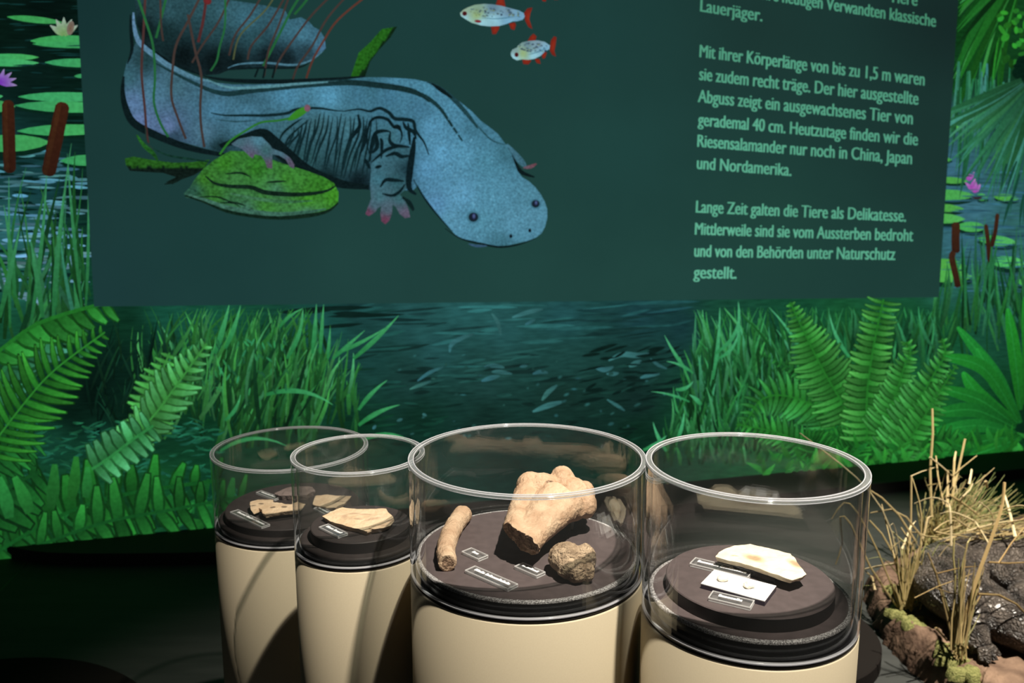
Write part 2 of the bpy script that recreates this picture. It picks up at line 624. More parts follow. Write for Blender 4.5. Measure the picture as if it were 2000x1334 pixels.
for q in [[(878, 688), (882, 672), (902, 660), (926, 652)], [(960, 612), (972, 630), (978, 655)], [(1058, 782), (1070, 766), (1088, 752)], [(1188, 704), (1215, 692), (1245, 694), (1278, 690)],
          [(1228, 716), (1240, 710), (1252, 704)], [(1270, 700), (1284, 712), (1302, 720)], [(1162, 718), (1180, 722), (1198, 716)], [(1184, 730), (1198, 730), (1208, 728)], [(1250, 738), (1270, 732), (1288, 730)],
          [(945, 716), (965, 714), (985, 718)], [(940, 744), (958, 738), (976, 734)], [(960, 726), (976, 726), (1000, 730)], [(1040, 730), (1055, 726), (1070, 728)], [(1015, 716), (1030, 714)], [(815, 744), (838, 728), (866, 716)],
          [(800, 760), (820, 752), (842, 744)], [(1040, 804), (1070, 792), (1100, 784)], [(825, 808), (833, 812)], [(775, 822), (786, 818)], [(728, 838), (734, 830)], [(1185, 780), (1205, 792), (1220, 802)], [(1000, 620), (1030, 610), (1060, 604)], [(1025, 634), (1045, 624)]]:
    p.stroke(q, random.uniform(6, 11) if len(q) > 2 else 6, vary(pale, .15), tuple(v * .8 for v in pale), n=6)
for _ in range(46):
    x = random.uniform(740, 1330); y = random.uniform(690, 860)
    p.ellipse(x, y, random.uniform(2, 8), random.uniform(1.5, 3.5), random.uniform(-.6, .1), vary((38, 84, 82), .25), (28, 62, 58))
for _ in range(36):
    x = random.uniform(1120, 1310); y = random.uniform(680, 790)
    p.lens(x, y, x + random.uniform(15, 60), y - random.uniform(0, 18), random.uniform(3, 8), (12, 32, 28))
p.build('ripple_print', G_water, mural)['kind'] = 'stuff'

# lily pads, flowers
p = Paint(.0022)
pads = [(14, 33, 122, 44, 13), (60, 80, 205, 80, 22), (64, 86, 200, 90, 12), (-40, 112, 76, 112, 14), (-40, 123, 76, 123, 14), (88, 122, 220, 124, 17), (36, 189, 220, 190, 19), (30, 206, 230, 212, 22), (-30, 191, 6, 188, 10),
        (34, 256, 220, 252, 22), (-70, 282, 98, 278, 34), (118, 314, 230, 312, 22), (145, 149, 175, 148, 8), (-60, 208, 30, 208, 24)]
for (x0, y0, x1, y1, w_) in pads:
    p.lens(x0, y0 + w_ * .25, x1, y1 + w_ * .3, w_, (8, 36, 26))
    p.lens(x0, y0, x1, y1, w_, vary((52, 146, 84), .1), vary((68, 164, 94), .1))
    p.build('lily_pad_print', G_leaf, mural)
for k in range(5):
    a = -pi / 2 + (k - 2) * .5
    p.blade(125, 68, 125 + cos(a) * 32, 68 + sin(a) * 34, 0, 14, (110, 150, 90), (150, 170, 160))
p.ellipse(138, 55, 7, 14, .2, (100, 80, 60), (120, 110, 100))
p.build('white_flower_print', G_leaf, mural)
for k in range(6):
    a = -pi / 2 + (k - 1.5) * .5
    p.blade(0, 162, cos(a) * 34, 162 + sin(a) * 28, 0, 11, (110, 50, 170), (150, 140, 180))
p.build('purple_flower_print', G_leaf, mural)
pads = [(1822, 350, 1890, 354, 13, 1), (1800, 380, 1902, 382, 22, 0), (1905, 384, 1928, 386, 14, 0), (1800, 404, 1882, 408, 16, 1), (1790, 425, 1884, 428, 20, 1), (1868, 442, 1926, 444, 20, 0), (1908, 466, 1985, 474, 20, 0),
        (1932, 510, 2002, 514, 24, 0), (1985, 548, 2040, 552, 24, 0), (1800, 516, 1886, 520, 26, 1), (1800, 538, 1898, 540, 26, 1), (1940, 384, 1990, 388, 14, 1), (1830, 311, 1858, 312, 9, 1), (1838, 247, 1876, 250, 11, 0)]
for (x0, y0, x1, y1, w_, d) in pads:
    p.lens(x0, y0 + w_ * .35, x1 + 2, y1 + w_ * .4, w_, (14, 44, 36))
    c = (74, 160, 62) if d else (66, 168, 82)
    p.lens(x0, y0, x1, y1, w_, vary(c, .08), vary((80, 168, 86), .08))
    p.build('lily_pad_print', G_leaf, mural)
for (x, y, dx, dy, w_) in [(1890, 352, 3, -16, 12), (1890, 352, 12, -16, 9), (1898, 372, -14, -16, 8), (1900, 374, 14, -14, 13), (1902, 376, 2, -24, 11), (1896, 366, 8, -18, 9)]:
    p.blade(x, y, x + dx, y + dy, .1, w_, (150, 66, 160), (176, 120, 190))
p.ellipse(1908, 385, 10, 4, 0, (50, 30, 36))
p.build('purple_flower_print', G_leaf, mural)

# cattails and reeds
p = Paint(.0042)
for _ in range(58):
    x = random.uniform(-80, 180); y0 = random.uniform(560, 700)
    h = random.uniform(110, 290); lean = random.uniform(-90, 90)
    c = vary(random.choice([(26, 82, 40), (36, 102, 50), (46, 120, 64), (20, 66, 34), (48, 116, 84)]), .2)
    if x + lean > 176 and y0 - h < 560: lean = -abs(lean)
    p.blade(x, y0, x + lean, y0 - h, random.uniform(-.12, .12), random.uniform(5, 13), tuple(v * .7 for v in c), c)
for (x0, y0, x1, y1, w_) in [(20, 640, 18, 345, 9), (60, 640, 92, 335, 11), (110, 600, 140, 280, 9), (160, 600, 132, 300, 9), (30, 580, 8, 400, 12), (104, 640, 124, 380, 12), (168, 600, 172, 360, 8), (0, 620, 40, 440, 14), (84, 620, 60, 470, 14)]:
    p.blade(x0, y0, x1, y1, random.uniform(-.05, .05), w_ * .8, (32, 98, 52), (60, 138, 92))
p.build('reed_print', G_leaf, mural)['kind'] = 'stuff'
for (x0, y0, x1, y1, w_) in [(16, 196, 20, 338, 25), (124, 200, 94, 344, 29)]:
    P_ = [(x0 + (x1 - x0) * t, y0 + (y1 - y0) * t) for t in (0, .02, .06, .5, .94, .98, 1)]
    p.strip(P_, [w_ * k for k in (.3, .7, .95, 1, .95, .7, .3)], (64, 34, 20), (40, 21, 15))
    P2 = [(a - w_ * .22, b) for a, b in P_[1:-1]]
    p.strip(P2, [w_ * .3] * len(P2), (72, 40, 22), (46, 28, 18))
    p.build('cattail_print', G_leaf, mural)
for _ in range(90):
    x = random.uniform(1830, 2060); y0 = random.uniform(590, 700)
    h = random.uniform(70, 190); lean = random.uniform(-36, 40)
    c = vary(random.choice([(26, 82, 42), (34, 102, 50), (44, 118, 62), (20, 70, 36), (48, 120, 86)]), .2)
    if x + lean < 1846 and y0 - h < 585: lean = abs(lean)
    if x < 1846 and y0 - h < 585: continue
    p.blade(x, y0, x + lean, y0 - h, random.uniform(-.1, .1), random.uniform(3.5, 8.5), tuple(v * .7 for v in c), c)
p.build('reed_print', G_leaf, mural)['kind'] = 'stuff'
for pts_ in [[(1866, 434), (1865, 470), (1866, 494)], [(1862, 492), (1858, 504), (1866, 540), (1870, 561)], [(1924, 438), (1928, 470), (1931, 512)], [(1947, 417), (1943, 450), (1936, 482)]]:
    P_ = spline(pts_, 5)
    w_ = 16 if pts_[0][0] < 1900 else 8
    if pts_[0][0] == 1862: w_ = 12
    p.strip(P_, [w_ * (.5 if i in (0, len(P_) - 1) else 1) for i in range(len(P_))], (62, 38, 24), (48, 26, 18))
    p.build('cattail_print', G_leaf, mural)
for (x0, y0, x1, y1) in [(1931, 512, 1910, 640), (1936, 482, 1932, 640), (1945, 480, 1925, 640), (1884, 620, 1880, 480), (1960, 640, 1975, 520)]:
    p.blade(x0, y0, x1, y1, .03, 6, (36, 100, 60), (36, 110, 64))
p.build('reed_print', G_leaf, mural)['kind'] = 'stuff'

# palm fans, upper right
p = Paint(.0052)
for k in range(60):
    a = radians(100 + 82 * (k / 59)) + random.uniform(-.04, .04)
    r0 = random.uniform(10, 60); r1 = random.uniform(190, 420) * (1 if a < 2.4 else .6)
    ox, oy = 2000, -70
    c = vary(random.choice([(28, 96, 32), (40, 128, 44), (18, 70, 24), (56, 140, 70), (14, 52, 22)]), .15)
    x1, y1 = ox + cos(a) * r1, oy + sin(a) * r1
    if x1 < 1862 - (y1 if y1 > 0 else 0) * .06: x1 = 1866 - max(0, y1) * .055 + random.uniform(0, 8)
    p.blade(ox + cos(a) * r0, oy + sin(a) * r0, x1, y1, random.uniform(.02, .12), random.uniform(9, 16), tuple(v * .75 for v in c), c)
for k in range(46):
    x = random.uniform(1852, 1960); y0 = random.uniform(120, 220)
    c = vary(random.choice([(36, 104, 66), (50, 120, 92), (30, 88, 56), (60, 126, 112)]), .15)
    p.blade(x + 14, y0, max(1850, x + random.uniform(-14, 8)), y0 + random.uniform(90, 190), -.05, random.uniform(4, 8), c, tuple(v * .85 for v in c))
for _ in range(60):
    x = random.uniform(1950, 2080); y = random.uniform(20, 130)
    p.ellipse(x, y, random.uniform(4, 11), random.uniform(3, 7), random.uniform(0, 3), vary((36, 110, 36), .45))
for k in range(26):
    p.ellipse(random.uniform(1985, 2060), random.uniform(110, 210), random.uniform(8, 20), random.uniform(6, 16), 0, (6, 28, 20), (8, 34, 22))
for k in range(56):
    a = radians(84 + 74 * (k / 55)) + random.uniform(-.03, .03)
    r1 = random.uniform(190, 300) * (1 - .28 * abs(k / 55 - .35))
    ox, oy = 2030, 140
    c = vary(random.choice([(58, 134, 104), (44, 112, 76), (70, 148, 124), (36, 96, 62), (52, 124, 84)]), .12)
    p.blade(ox + cos(a) * 40, oy + sin(a) * 40, ox + cos(a) * r1, oy + sin(a) * r1, random.uniform(-.05, .08), random.uniform(9, 14), tuple(v * .62 for v in c), c, tipw=.04)
for (x, y, dx, dy) in [(1965, 320, -12, 54), (1984, 315, -22, 72), (1990, 340, -18, 70), (1975, 385, -18, 58), (1998, 380, -8, 66), (2010, 350, -14, 90)]:
    p.blade(x, y, x + dx, y + dy, .05, 6, (20, 66, 50), (24, 70, 56))
p.build('palm_print', G_leaf, mural)

# grass, left and right of the water
p = Paint(.0066)


def grass(n, xr, yr, hr, leanr, wr, pal, keep=lambda x, y: True):
    for _ in range(n):
        x = random.uniform(*xr); y0 = random.uniform(*yr)
        h = random.uniform(*hr); lean = random.uniform(*leanr) * h
        tx, ty = x + lean, y0 - h
        if ty < 598 and 190 < tx < 1832: ty = 598 + random.uniform(0, 12)
        if not keep(tx, ty): continue
        c = vary(random.choice(pal), .22)
        p.blade(x, y0, tx, ty, random.uniform(-.22, .22), random.uniform(*wr), tuple(v * .55 for v in c), c)


gl = [(46, 124, 58), (40, 108, 50), (60, 146, 72), (28, 86, 42), (72, 158, 92), (22, 70, 38)]
grass(260, (300, 650), (690, 860), (70, 190), (-.3, .6), (4, 10), gl, lambda x, y: x < 610 + (y - 600) * .6)
grass(150, (420, 700), (740, 880), (60, 200), (-.1, .65), (4, 10), gl, lambda x, y: x < 650 + (y - 600) * .55)
grass(60, (170, 330), (700, 860), (50, 110), (-.6, .6), (3, 6), [(14, 48, 32), (20, 60, 40), (10, 38, 26)])
for (x0, y0, x1, y1, b, w_) in [(690, 700, 778, 616, .04, 10), (655, 690, 752, 640, .06, 8), (610, 690, 618, 592, .02, 9), (625, 690, 632, 594, 0, 8), (640, 700, 645, 640, 0, 7), (420, 690, 448, 594, .03, 12), (440, 680, 470, 596, .06, 10),
                               (560, 700, 592, 604, .15, 9), (700, 800, 756, 742, -.1, 9), (700, 830, 780, 790, -.12, 10), (520, 770, 650, 790, -.25, 10), (545, 640, 592, 602, -.15, 7), (650, 700, 712, 645, 0, 8), (705, 860, 812, 868, -.3, 9), (430, 880, 560, 870, -.3, 8), (440, 820, 470, 770, .2, 8)]:
    p.blade(x0, y0, x1, y1, b, w_, (36, 116, 62), (70, 164, 104))
for _ in range(60):
    x = random.uniform(330, 560); y = random.uniform(660, 760)
    a = random.uniform(.6, 2.2)
    p.lens(x, y, x + cos(a) * 16, y + sin(a) * 16, 4, vary((40, 112, 68), .3))
gr = [(42, 122, 62), (36, 106, 52), (56, 146, 78), (26, 84, 42), (68, 156, 100), (22, 72, 38)]
grass(300, (1340, 1570), (700, 890), (60, 190), (-.55, .35), (4, 9), gr, lambda x, y: x > 1352 - (y - 600) * .28)
grass(170, (1290, 1500), (830, 910), (30, 110), (-.5, .4), (4, 9), gr, lambda x, y: x > 1330 - (y - 700) * .3)
grass(150, (1540, 1860), (650, 760), (60, 150), (-.3, .3), (4, 9), [(30, 98, 52), (40, 118, 60), (22, 78, 44), (52, 136, 80)])
for (x0, y0, x1, y1, b, w_) in [(1340, 724, 1296, 654, -.05, 7), (1352, 728, 1300, 705, .15, 6), (1390, 740, 1404, 600, .05, 8), (1440, 690, 1440, 590, .02, 7), (1395, 690, 1440, 588, .35, 8), (1400, 700, 1440, 646, .3, 7), (1318, 760, 1352, 744, .3, 8),
                               (1345, 784, 1270, 764, .1, 5), (1368, 790, 1345, 770, .1, 9), (1300, 880, 1274, 824, -.1, 8), (1255, 878, 1300, 850, .1, 8), (1320, 860, 1334, 806, .1, 8), (1580, 720, 1500, 600, .1, 7), (1660, 700, 1618, 614, -.14, 8)]:
    p.blade(x0, y0, x1, y1, b, w_, (44, 130, 74), (80, 176, 124))
p.build('grass_print', G_leaf, mural)['kind'] = 'stuff'

# ferns
p = Paint(.0096)
grass_low = [(24, 92, 56), (34, 112, 74), (44, 120, 92), (20, 80, 46)]
for _ in range(230):
    x = random.uniform(-40, 420); y = random.uniform(820, 930)
    a = random.uniform(-.6, .5) + (pi if random.random() < .5 else 0)
    l_ = random.uniform(15, 40)
    p.blade(x, y, x + cos(a) * l_, y + sin(a) * l_ * .7, random.uniform(-.3, .3), random.uniform(3, 6), vary((20, 72, 50), .3), vary((34, 104, 76), .3))
for _ in range(150):
    x = random.uniform(270, 470); y = random.uniform(960, 1030)
    a = random.uniform(-2.6, -.4); l_ = random.uniform(10, 30)
    p.blade(x, y, x + cos(a) * l_, y + sin(a) * l_, random.uniform(-.3, .3), random.uniform(2, 5), vary((14, 52, 36), .3), vary((34, 104, 72), .3))
for _ in range(70):
    x = random.uniform(-40, 470)
    y = bottom_y(x) - random.uniform(0, 60)
    a = random.uniform(-2.6, -.6)
    l_ = random.uniform(30, 70)
    c = vary(random.choice([(28, 100, 42), (22, 82, 36), (32, 110, 44), (18, 66, 32)]), .12)
    p.blade(x, y, x + cos(a) * l_, y + sin(a) * l_, random.uniform(-.15, .15), random.uniform(18, 30), tuple(v * .8 for v in c), c, basew=.5, tipw=.35)
p.build('undergrowth_print', G_leaf, mural)['kind'] = 'stuff'


def frond(*a, **k):
    p.frond(*a, **k)
    p.build('fern_frond_print', G_leaf, mural)


gA = (38, 124, 40); gB = (58, 150, 52); gC = (92, 184, 112); gD = (70, 164, 72); gE = (46, 140, 48)
frond([(-20, 1086), (110, 1010), (240, 965), (440, 935)], (96, 84, 36), 12, 32, (26, 96, 36), (38, 126, 46), sweep=.35, spine=(20, 80, 32), tipw=.4, jitter=.3)
frond([(60, 1070), (200, 1020), (330, 995), (490, 965)], (60, 66, 44), 11, 27, (28, 102, 40), (44, 136, 54), sweep=.3, spine=(20, 76, 32), tipw=.4, jitter=.3)
frond([(-70, 1030), (20, 950), (80, 920)], (80, 84, 50), 6, 34, (24, 88, 38), (32, 110, 44), sweep=.3, tipw=.4)
frond([(-60, 920), (20, 870), (70, 850)], (70, 70, 40), 8, 18, (28, 100, 42), (38, 124, 52), sweep=.4)
frond([(-40, 800), (10, 720), (40, 690), (90, 664)], (90, 96, 60), 6, 38, (46, 134, 74), (76, 158, 132), sweep=.95, curl=.14, sides=(1,), tipw=.35)
frond([(-20, 700), (60, 640), (120, 615), (190, 596), (220, 594)], (46, 66, 40), 9, 32, (40, 132, 46), (54, 148, 62), sweep=.6, curl=.1, sides=(1,), tipw=.35)
frond([(-30, 890), (50, 785), (110, 720), (206, 648)], (84, 82, 14), 19, 14, gA, gB, sweep=.5, curl=.08, spine=(44, 124, 44), tipw=.25)
frond([(290, 840), (304, 780), (316, 730), (332, 688)], (44, 48, 12), 12, 14, gD, (80, 176, 84), sweep=.05, curl=.08, tipw=.3)
frond([(236, 880), (300, 812), (345, 752), (404, 670)], (40, 56, 14), 15, 16, gD, gC, sweep=.55, curl=.08, tipw=.3)
frond([(180, 915), (215, 892), (262, 856), (300, 830)], (44, 44, 34), 7, 24, (56, 154, 78), (90, 184, 124), sweep=.15, tipw=.4)
for (x, y, x1, y1, w_) in [(100, 990, 108, 905, 26), (140, 975, 150, 890, 24), (168, 970, 172, 910, 20), (60, 1000, 30, 930, 28), (20, 1010, 0, 930, 28)]:
    c = vary((40, 124, 52), .12)
    p.blade(x, y, x1, y1, .05, w_, tuple(v * .7 for v in c), c, tipw=.4)
p.build('undergrowth_print', G_leaf, mural)['kind'] = 'stuff'
# right side ferns
frond([(1450, 835), (1482, 782), (1530, 772), (1600, 800), (1640, 860)][::-1], (62, 56, 14), 20, 12, gE, (66, 160, 86), sweep=.4, curl=.08)
frond([(1590, 880), (1520, 845), (1436, 828)], (40, 36, 10), 14, 11, gE, (60, 156, 74), sweep=.5)
for (bx, by, tx, ty) in [(1700, 900, 1560, 890), (1720, 900, 1620, 850), (1740, 896, 1900, 862), (1760, 890, 1680, 830), (1650, 900, 1700, 840), (1600, 905, 1570, 850)]:
    frond([(bx, by), ((bx + tx) / 2, (by + ty) / 2 - 16), (tx, ty)], (40, 40, 12), 13, 13, (32, 108, 40), (46, 138, 50), sweep=.45)
frond([(1640, 800), (1580, 740), (1485, 690)], (26, 20, 5), 16, 8, (38, 122, 52), (54, 144, 64), sweep=.4)
frond([(1660, 815), (1612, 735), (1578, 670), (1540, 590)], (60, 54, 8), 25, 13, gE, (84, 176, 84), sweep=.2, curl=.1, tipw=.25)
frond([(1690, 860), (1690, 770), (1702, 680), (1722, 584)], (52, 42, 32), 23, 15, gE, (90, 176, 84), sweep=.1, curl=.12, tipw=.3)
frond([(1712, 850), (1745, 770), (1764, 710), (1774, 690), (1768, 668), (1760, 674)], (44, 34, 8), 22, 11, gE, (84, 176, 88), sweep=.3, curl=.1, tipw=.25)
frond([(1730, 900), (1775, 810), (1820, 730), (1842, 690), (1836, 660)], (50, 42, 8), 23, 12, gE, (84, 176, 92), sweep=.3, curl=.1, tipw=.25)
frond([(1745, 905), (1790, 830), (1864, 712)], (46, 34, 6), 20, 11, gE, (70, 164, 74), sweep=.35)
for _ in range(90):
    x = random.uniform(1480, 2030)
    y = bottom_y(x) - random.uniform(-2, 40)
    a = random.uniform(-2.8, -.4); l_ = random.uniform(18, 44)
    c = vary(random.choice([(36, 124, 42), (30, 106, 38), (48, 142, 52)]), .15)
    p.blade(x, y, x + cos(a) * l_, y + sin(a) * l_, random.uniform(-.15, .15), random.uniform(7, 13), tuple(v * .75 for v in c), c)
p.build('undergrowth_print', G_leaf, mural)['kind'] = 'stuff'

# broad-leaved plant at the right
p = Paint(.0122)
for k in range(18):
    p.ellipse(random.uniform(1965, 2030), random.uniform(790, 850), random.uniform(14, 34), random.uniform(8, 20), random.uniform(0, 3), (8, 38, 22), (10, 46, 24))
pl = [((1990, 825), (1940, 730), (1867, 638), 26), ((1985, 815), (1940, 740), (1905, 680), 30), ((1985, 820), (1920, 720), (1835, 695), 27), ((1990, 800), (1980, 700), (1965, 602), 26), ((2000, 790), (2005, 680), (1998, 580), 24), ((2030, 800), (2060, 690), (2080, 600), 26),
      ((1985, 825), (1910, 770), (1877, 726), 26), ((1980, 830), (1910, 780), (1822, 755), 26), ((1980, 835), (1900, 800), (1818, 808), 28), ((1980, 845), (1900, 830), (1800, 850), 26), ((1990, 850), (1920, 860), (1818, 884), 26), ((1995, 850), (1950, 870), (1890, 890), 24), ((2010, 840), (2060, 760), (2120, 720), 28)]
for (a, b, c, w_) in pl:
    q = spline([a, b, c], 7)
    n_ = len(q)
    cc = vary((32, 128, 44), .12)
    p.strip(q, [w_ * (.35 + .65 * min(1, (i / n_) / .4)) * (1 if i / n_ < .55 else max(.04, 1 - ((i / n_ - .55) / .45) ** 1.6)) for i in range(n_)], tuple(v * .6 for v in cc), cc)
    p.strip(q, [2.2] * n_, (24, 92, 36), (44, 150, 62))
p.build('broad_leaf_print', G_leaf, mural)

# ------------------------------------------------------------------ the projected information panel
panel = thing('information_panel', wall(1008, 590), 'dark teal projected text panel with a giant salamander, on the pond mural', 'information panel')
p = Paint(.0150)
pc = idw([(160, 0, (22, 50, 50)), (200, 560, (28, 58, 58)), (400, 500, (28, 60, 58)), (700, 500, (32, 66, 62)), (1000, 540, (33, 68, 63)), (1300, 560, (33, 68, 62)), (1200, 300, (31, 66, 62)), (1150, 60, (29, 62, 59)), (800, 60, (28, 60, 58)),
          (1500, 450, (32, 66, 58)), (1800, 560, (30, 62, 56)), (1820, 300, (27, 52, 48)), (1840, 40, (23, 42, 40)), (1500, 60, (28, 54, 50)), (180, 300, (26, 56, 54)), (1000, -200, (26, 56, 54))], 2)
xl = lambda y: 152 + (y) * (33 / 598.); xr = lambda y: 1868 - y * (38 / 580.)
yb0, yb1 = 598, 580
pts = []; cols = []
NX, NY = 40, 20
for i in range(NX + 1):
    for j in range(NY + 1):
        u = i / NX
        yb = yb0 + (yb1 - yb0) * u
        y = -230 + (yb + 230) * j / NY
        x = xl(y) + (xr(y) - xl(y)) * u
        pts.append((x, y)); cols.append(pc(x, y))
p.poly(pts, [(i * (NY + 1) + j, (i + 1) * (NY + 1) + j, (i + 1) * (NY + 1) + j + 1, i * (NY + 1) + j + 1) for i in range(NX) for j in range(NY)], cols)
p.build('panel_ground', G_panel, panel)

DK = (12, 26, 28)
# mossy branches behind the animal
p = Paint(.0158)
p.fill([(684, 152), (692, 128), (700, 104), (722, 84), (745, 58), (775, 53), (762, 74), (740, 98), (722, 122), (712, 152)], 4,
       lambda x, y: (34, 92, 26) if x - (690 + (152 - y) * .72) < 8 else (14, 36, 20))
p.build('branch_picture', G_moss, panel)
p.fill([(245, 310), (262, 306), (300, 313), (340, 318), (375, 317), (410, 312), (400, 330), (380, 342), (352, 352), (338, 360), (325, 356), (345, 346), (320, 338), (285, 336), (255, 334), (247, 322)], 5,
       lambda x, y: (36, 86, 28) if y < 326 else (14, 26, 22))
p.stroke([(268, 264), (282, 284), (300, 300), (310, 316)], 9, (38, 100, 36), (24, 66, 30))
p.stroke([(300, 290), (330, 304), (380, 312), (420, 318)], 4, (18, 50, 40))
p.stroke([(322, 360), (345, 354), (365, 340)], 5, (14, 28, 24))
p.build('branch_picture', G_moss, panel)

# the salamander
p = Paint(.0166)
sk = [(250, 150, (52, 92, 104)), (262, 200, (84, 116, 152)), (275, 240, (92, 116, 158)), (330, 250, (92, 116, 156)), (300, 180, (72, 116, 138)), (285, 120, (30, 58, 62)), (345, 165, (60, 98, 112)), (400, 260, (72, 110, 130)), (420, 215, (70, 120, 146)), (400, 180, (60, 100, 118)),
      (480, 220, (70, 120, 144)), (480, 190, (52, 92, 108)), (560, 190, (74, 132, 160)), (640, 190, (84, 148, 178)), (700, 185, (62, 112, 134)), (760, 190, (62, 112, 136)), (820, 215, (62, 110, 134)), (470, 250, (66, 112, 132)), (560, 250, (58, 100, 112)), (620, 250, (56, 96, 104)), (680, 250, (62, 108, 120)),
      (600, 310, (42, 80, 84)), (680, 310, (48, 88, 94)), (640, 350, (14, 32, 34)), (560, 320, (16, 38, 38)), (700, 355, (12, 26, 30)), (500, 300, (14, 34, 34)), (430, 290, (22, 46, 50)), (340, 268, (40, 64, 80)), (780, 330, (16, 36, 42)), (760, 270, (58, 104, 116)), (800, 250, (60, 110, 130)),
      (840, 250, (86, 146, 178)), (860, 300, (90, 152, 186)), (830, 330, (84, 142, 176)), (900, 300, (84, 144, 172)), (950, 320, (74, 132, 154)), (900, 380, (92, 152, 184)), (960, 380, (80, 138, 162)), (880, 430, (84, 140, 166)), (940, 430, (80, 138, 160)), (1000, 440, (84, 140, 164)), (1040, 420, (80, 134, 156)), (1040, 385, (76, 130, 150)), (990, 300, (58, 106, 122)), (930, 250, (62, 112, 132)), (880, 205, (76, 134, 160)), (830, 175, (74, 132, 156)), (780, 160, (72, 128, 152)), (720, 160, (52, 98, 112)),
      (980, 474, (60, 108, 124)), (850, 400, (84, 136, 172))]
skf = idw(sk, 2.4)
# raised tail behind
tailo = [(262, -40), (470, -40), (446, 1), (500, 9), (556, 20), (566, 40), (588, 35), (604, 44), (612, 54), (624, 60), (634, 76), (636, 95), (622, 110), (600, 123), (580, 131), (500, 133), (452, 136), (428, 146), (400, 148), (345, 128), (286, 92), (268, 50)]
tc_ = idw([(300, 10, (34, 62, 66)), (330, 20, (44, 80, 88)), (280, 60, (12, 24, 26)), (320, 70, (20, 42, 44)), (360, 110, (10, 20, 22)), (420, 120, (10, 20, 22)), (440, 30, (54, 96, 108)), (420, 60, (36, 68, 74)), (480, 40, (58, 104, 120)), (500, 80, (40, 76, 84)), (520, 110, (14, 26, 30)), (560, 60, (56, 102, 118)), (590, 70, (66, 116, 136)), (620, 80, (62, 110, 130)), (600, 100, (34, 58, 66)), (560, 115, (16, 30, 34)), (630, 95, (70, 110, 140)), (400, 10, (44, 80, 88)), (460, 120, (12, 24, 26))], 2.4)
p.fill(tailo, 6, tc_)
p.stroke([(445, 134), (470, 126), (520, 124), (570, 128), (605, 120), (632, 100)], 4, (72, 116, 134), n=6)
p.stroke([(440, 138), (500, 134), (580, 133), (605, 122)], 4, DK, n=6)
# far fore foot
p.stroke([(988, 282), (1000, 298), (1018, 318), (1026, 328)], 13, (66, 112, 130), (56, 96, 110))
p.stroke([(1020, 328), (1034, 326), (1046, 320)], 7, (96, 84, 96), (110, 66, 76))
p.stroke([(990, 290), (1002, 315), (1016, 336), (1042, 346)], 9, DK)
body = [(267, 84), (282, 88), (310, 112), (338, 133), (366, 146), (392, 155), (420, 162), (455, 166), (500, 166), (545, 164), (610, 160), (680, 156), (712, 152), (750, 152), (787, 154), (810, 156), (832, 161), (859, 176), (880, 188), (900, 202), (920, 218), (937, 236), (956, 250), (971, 262), (988, 285), (997, 300), (1003, 318), (1009, 334), (1018, 346), (1031, 354), (1044, 366), (1054, 379),
        (1062, 394), (1067, 409), (1067, 426), (1063, 442), (1056, 455), (1046, 463), (1030, 470), (1012, 474), (990, 479), (967, 480), (945, 476), (922, 470), (900, 467), (886, 456), (877, 446), (862, 428), (847, 412), (836, 396), (825, 379), (815, 362), (806, 372), (780, 372), (719, 371), (690, 368), (654, 365), (620, 354), (580, 336), (545, 324), (500, 312), (462, 302), (430, 297), (399, 290), (368, 281), (338, 272), (312, 262), (286, 250), (270, 242), (259, 232), (250, 216), (245, 202), (242, 182), (241, 162), (244, 144), (248, 126), (258, 100)]
p.fill(body, 6, skf)
p.stroke([(262, 26), (263, 50), (270, 78), (284, 94), (310, 114), (340, 134), (380, 152), (412, 160)], 11, (92, 128, 160), (76, 122, 138), n=6)
p.stroke([(256, 30), (257, 60), (259, 98), (250, 126)], 7, DK)
p.stroke([(282, 86), (312, 108), (340, 126), (378, 142), (408, 152)], 5, DK)
p.stroke([(400, 150), (440, 157), (500, 160), (560, 160), (640, 156), (712, 150)], 9, DK, n=6)
p.stroke([(300, 122), (345, 146), (390, 168), (420, 180), (450, 184), (490, 178), (540, 172), (600, 166), (680, 162), (740, 168), (790, 176), (830, 190), (858, 212), (880, 244), (902, 276)], 12, (24, 52, 56), n=6)
p.stroke([(404, 156), (450, 172), (520, 170), (580, 165), (660, 160)], 6, (84, 134, 144), n=6)
p.stroke([(640, 162), (700, 163), (760, 170), (810, 180), (838, 200)], 11, (20, 44, 46), n=6)
p.stroke([(832, 160), (860, 174), (890, 200), (918, 232), (932, 252)], 9, (30, 62, 68), n=6)
p.stroke([(842, 164), (862, 178), (882, 192)], 8, DK)
p.stroke([(925, 238), (940, 256), (960, 275), (985, 283)], 3, (36, 72, 80))
p.stroke([(412, 221), (440, 226), (480, 226), (520, 226), (560, 222), (580, 214), (620, 212), (650, 216), (672, 218)], 6, (16, 38, 42), n=6)
p.stroke([(420, 234), (460, 238), (500, 236)], 3, (40, 74, 84))
p.stroke([(672, 218), (700, 214), (722, 218), (740, 212), (758, 220), (770, 232), (790, 234), (806, 238), (810, 254), (818, 266), (828, 280), (836, 302)], 7.5, (14, 34, 38), n=6)
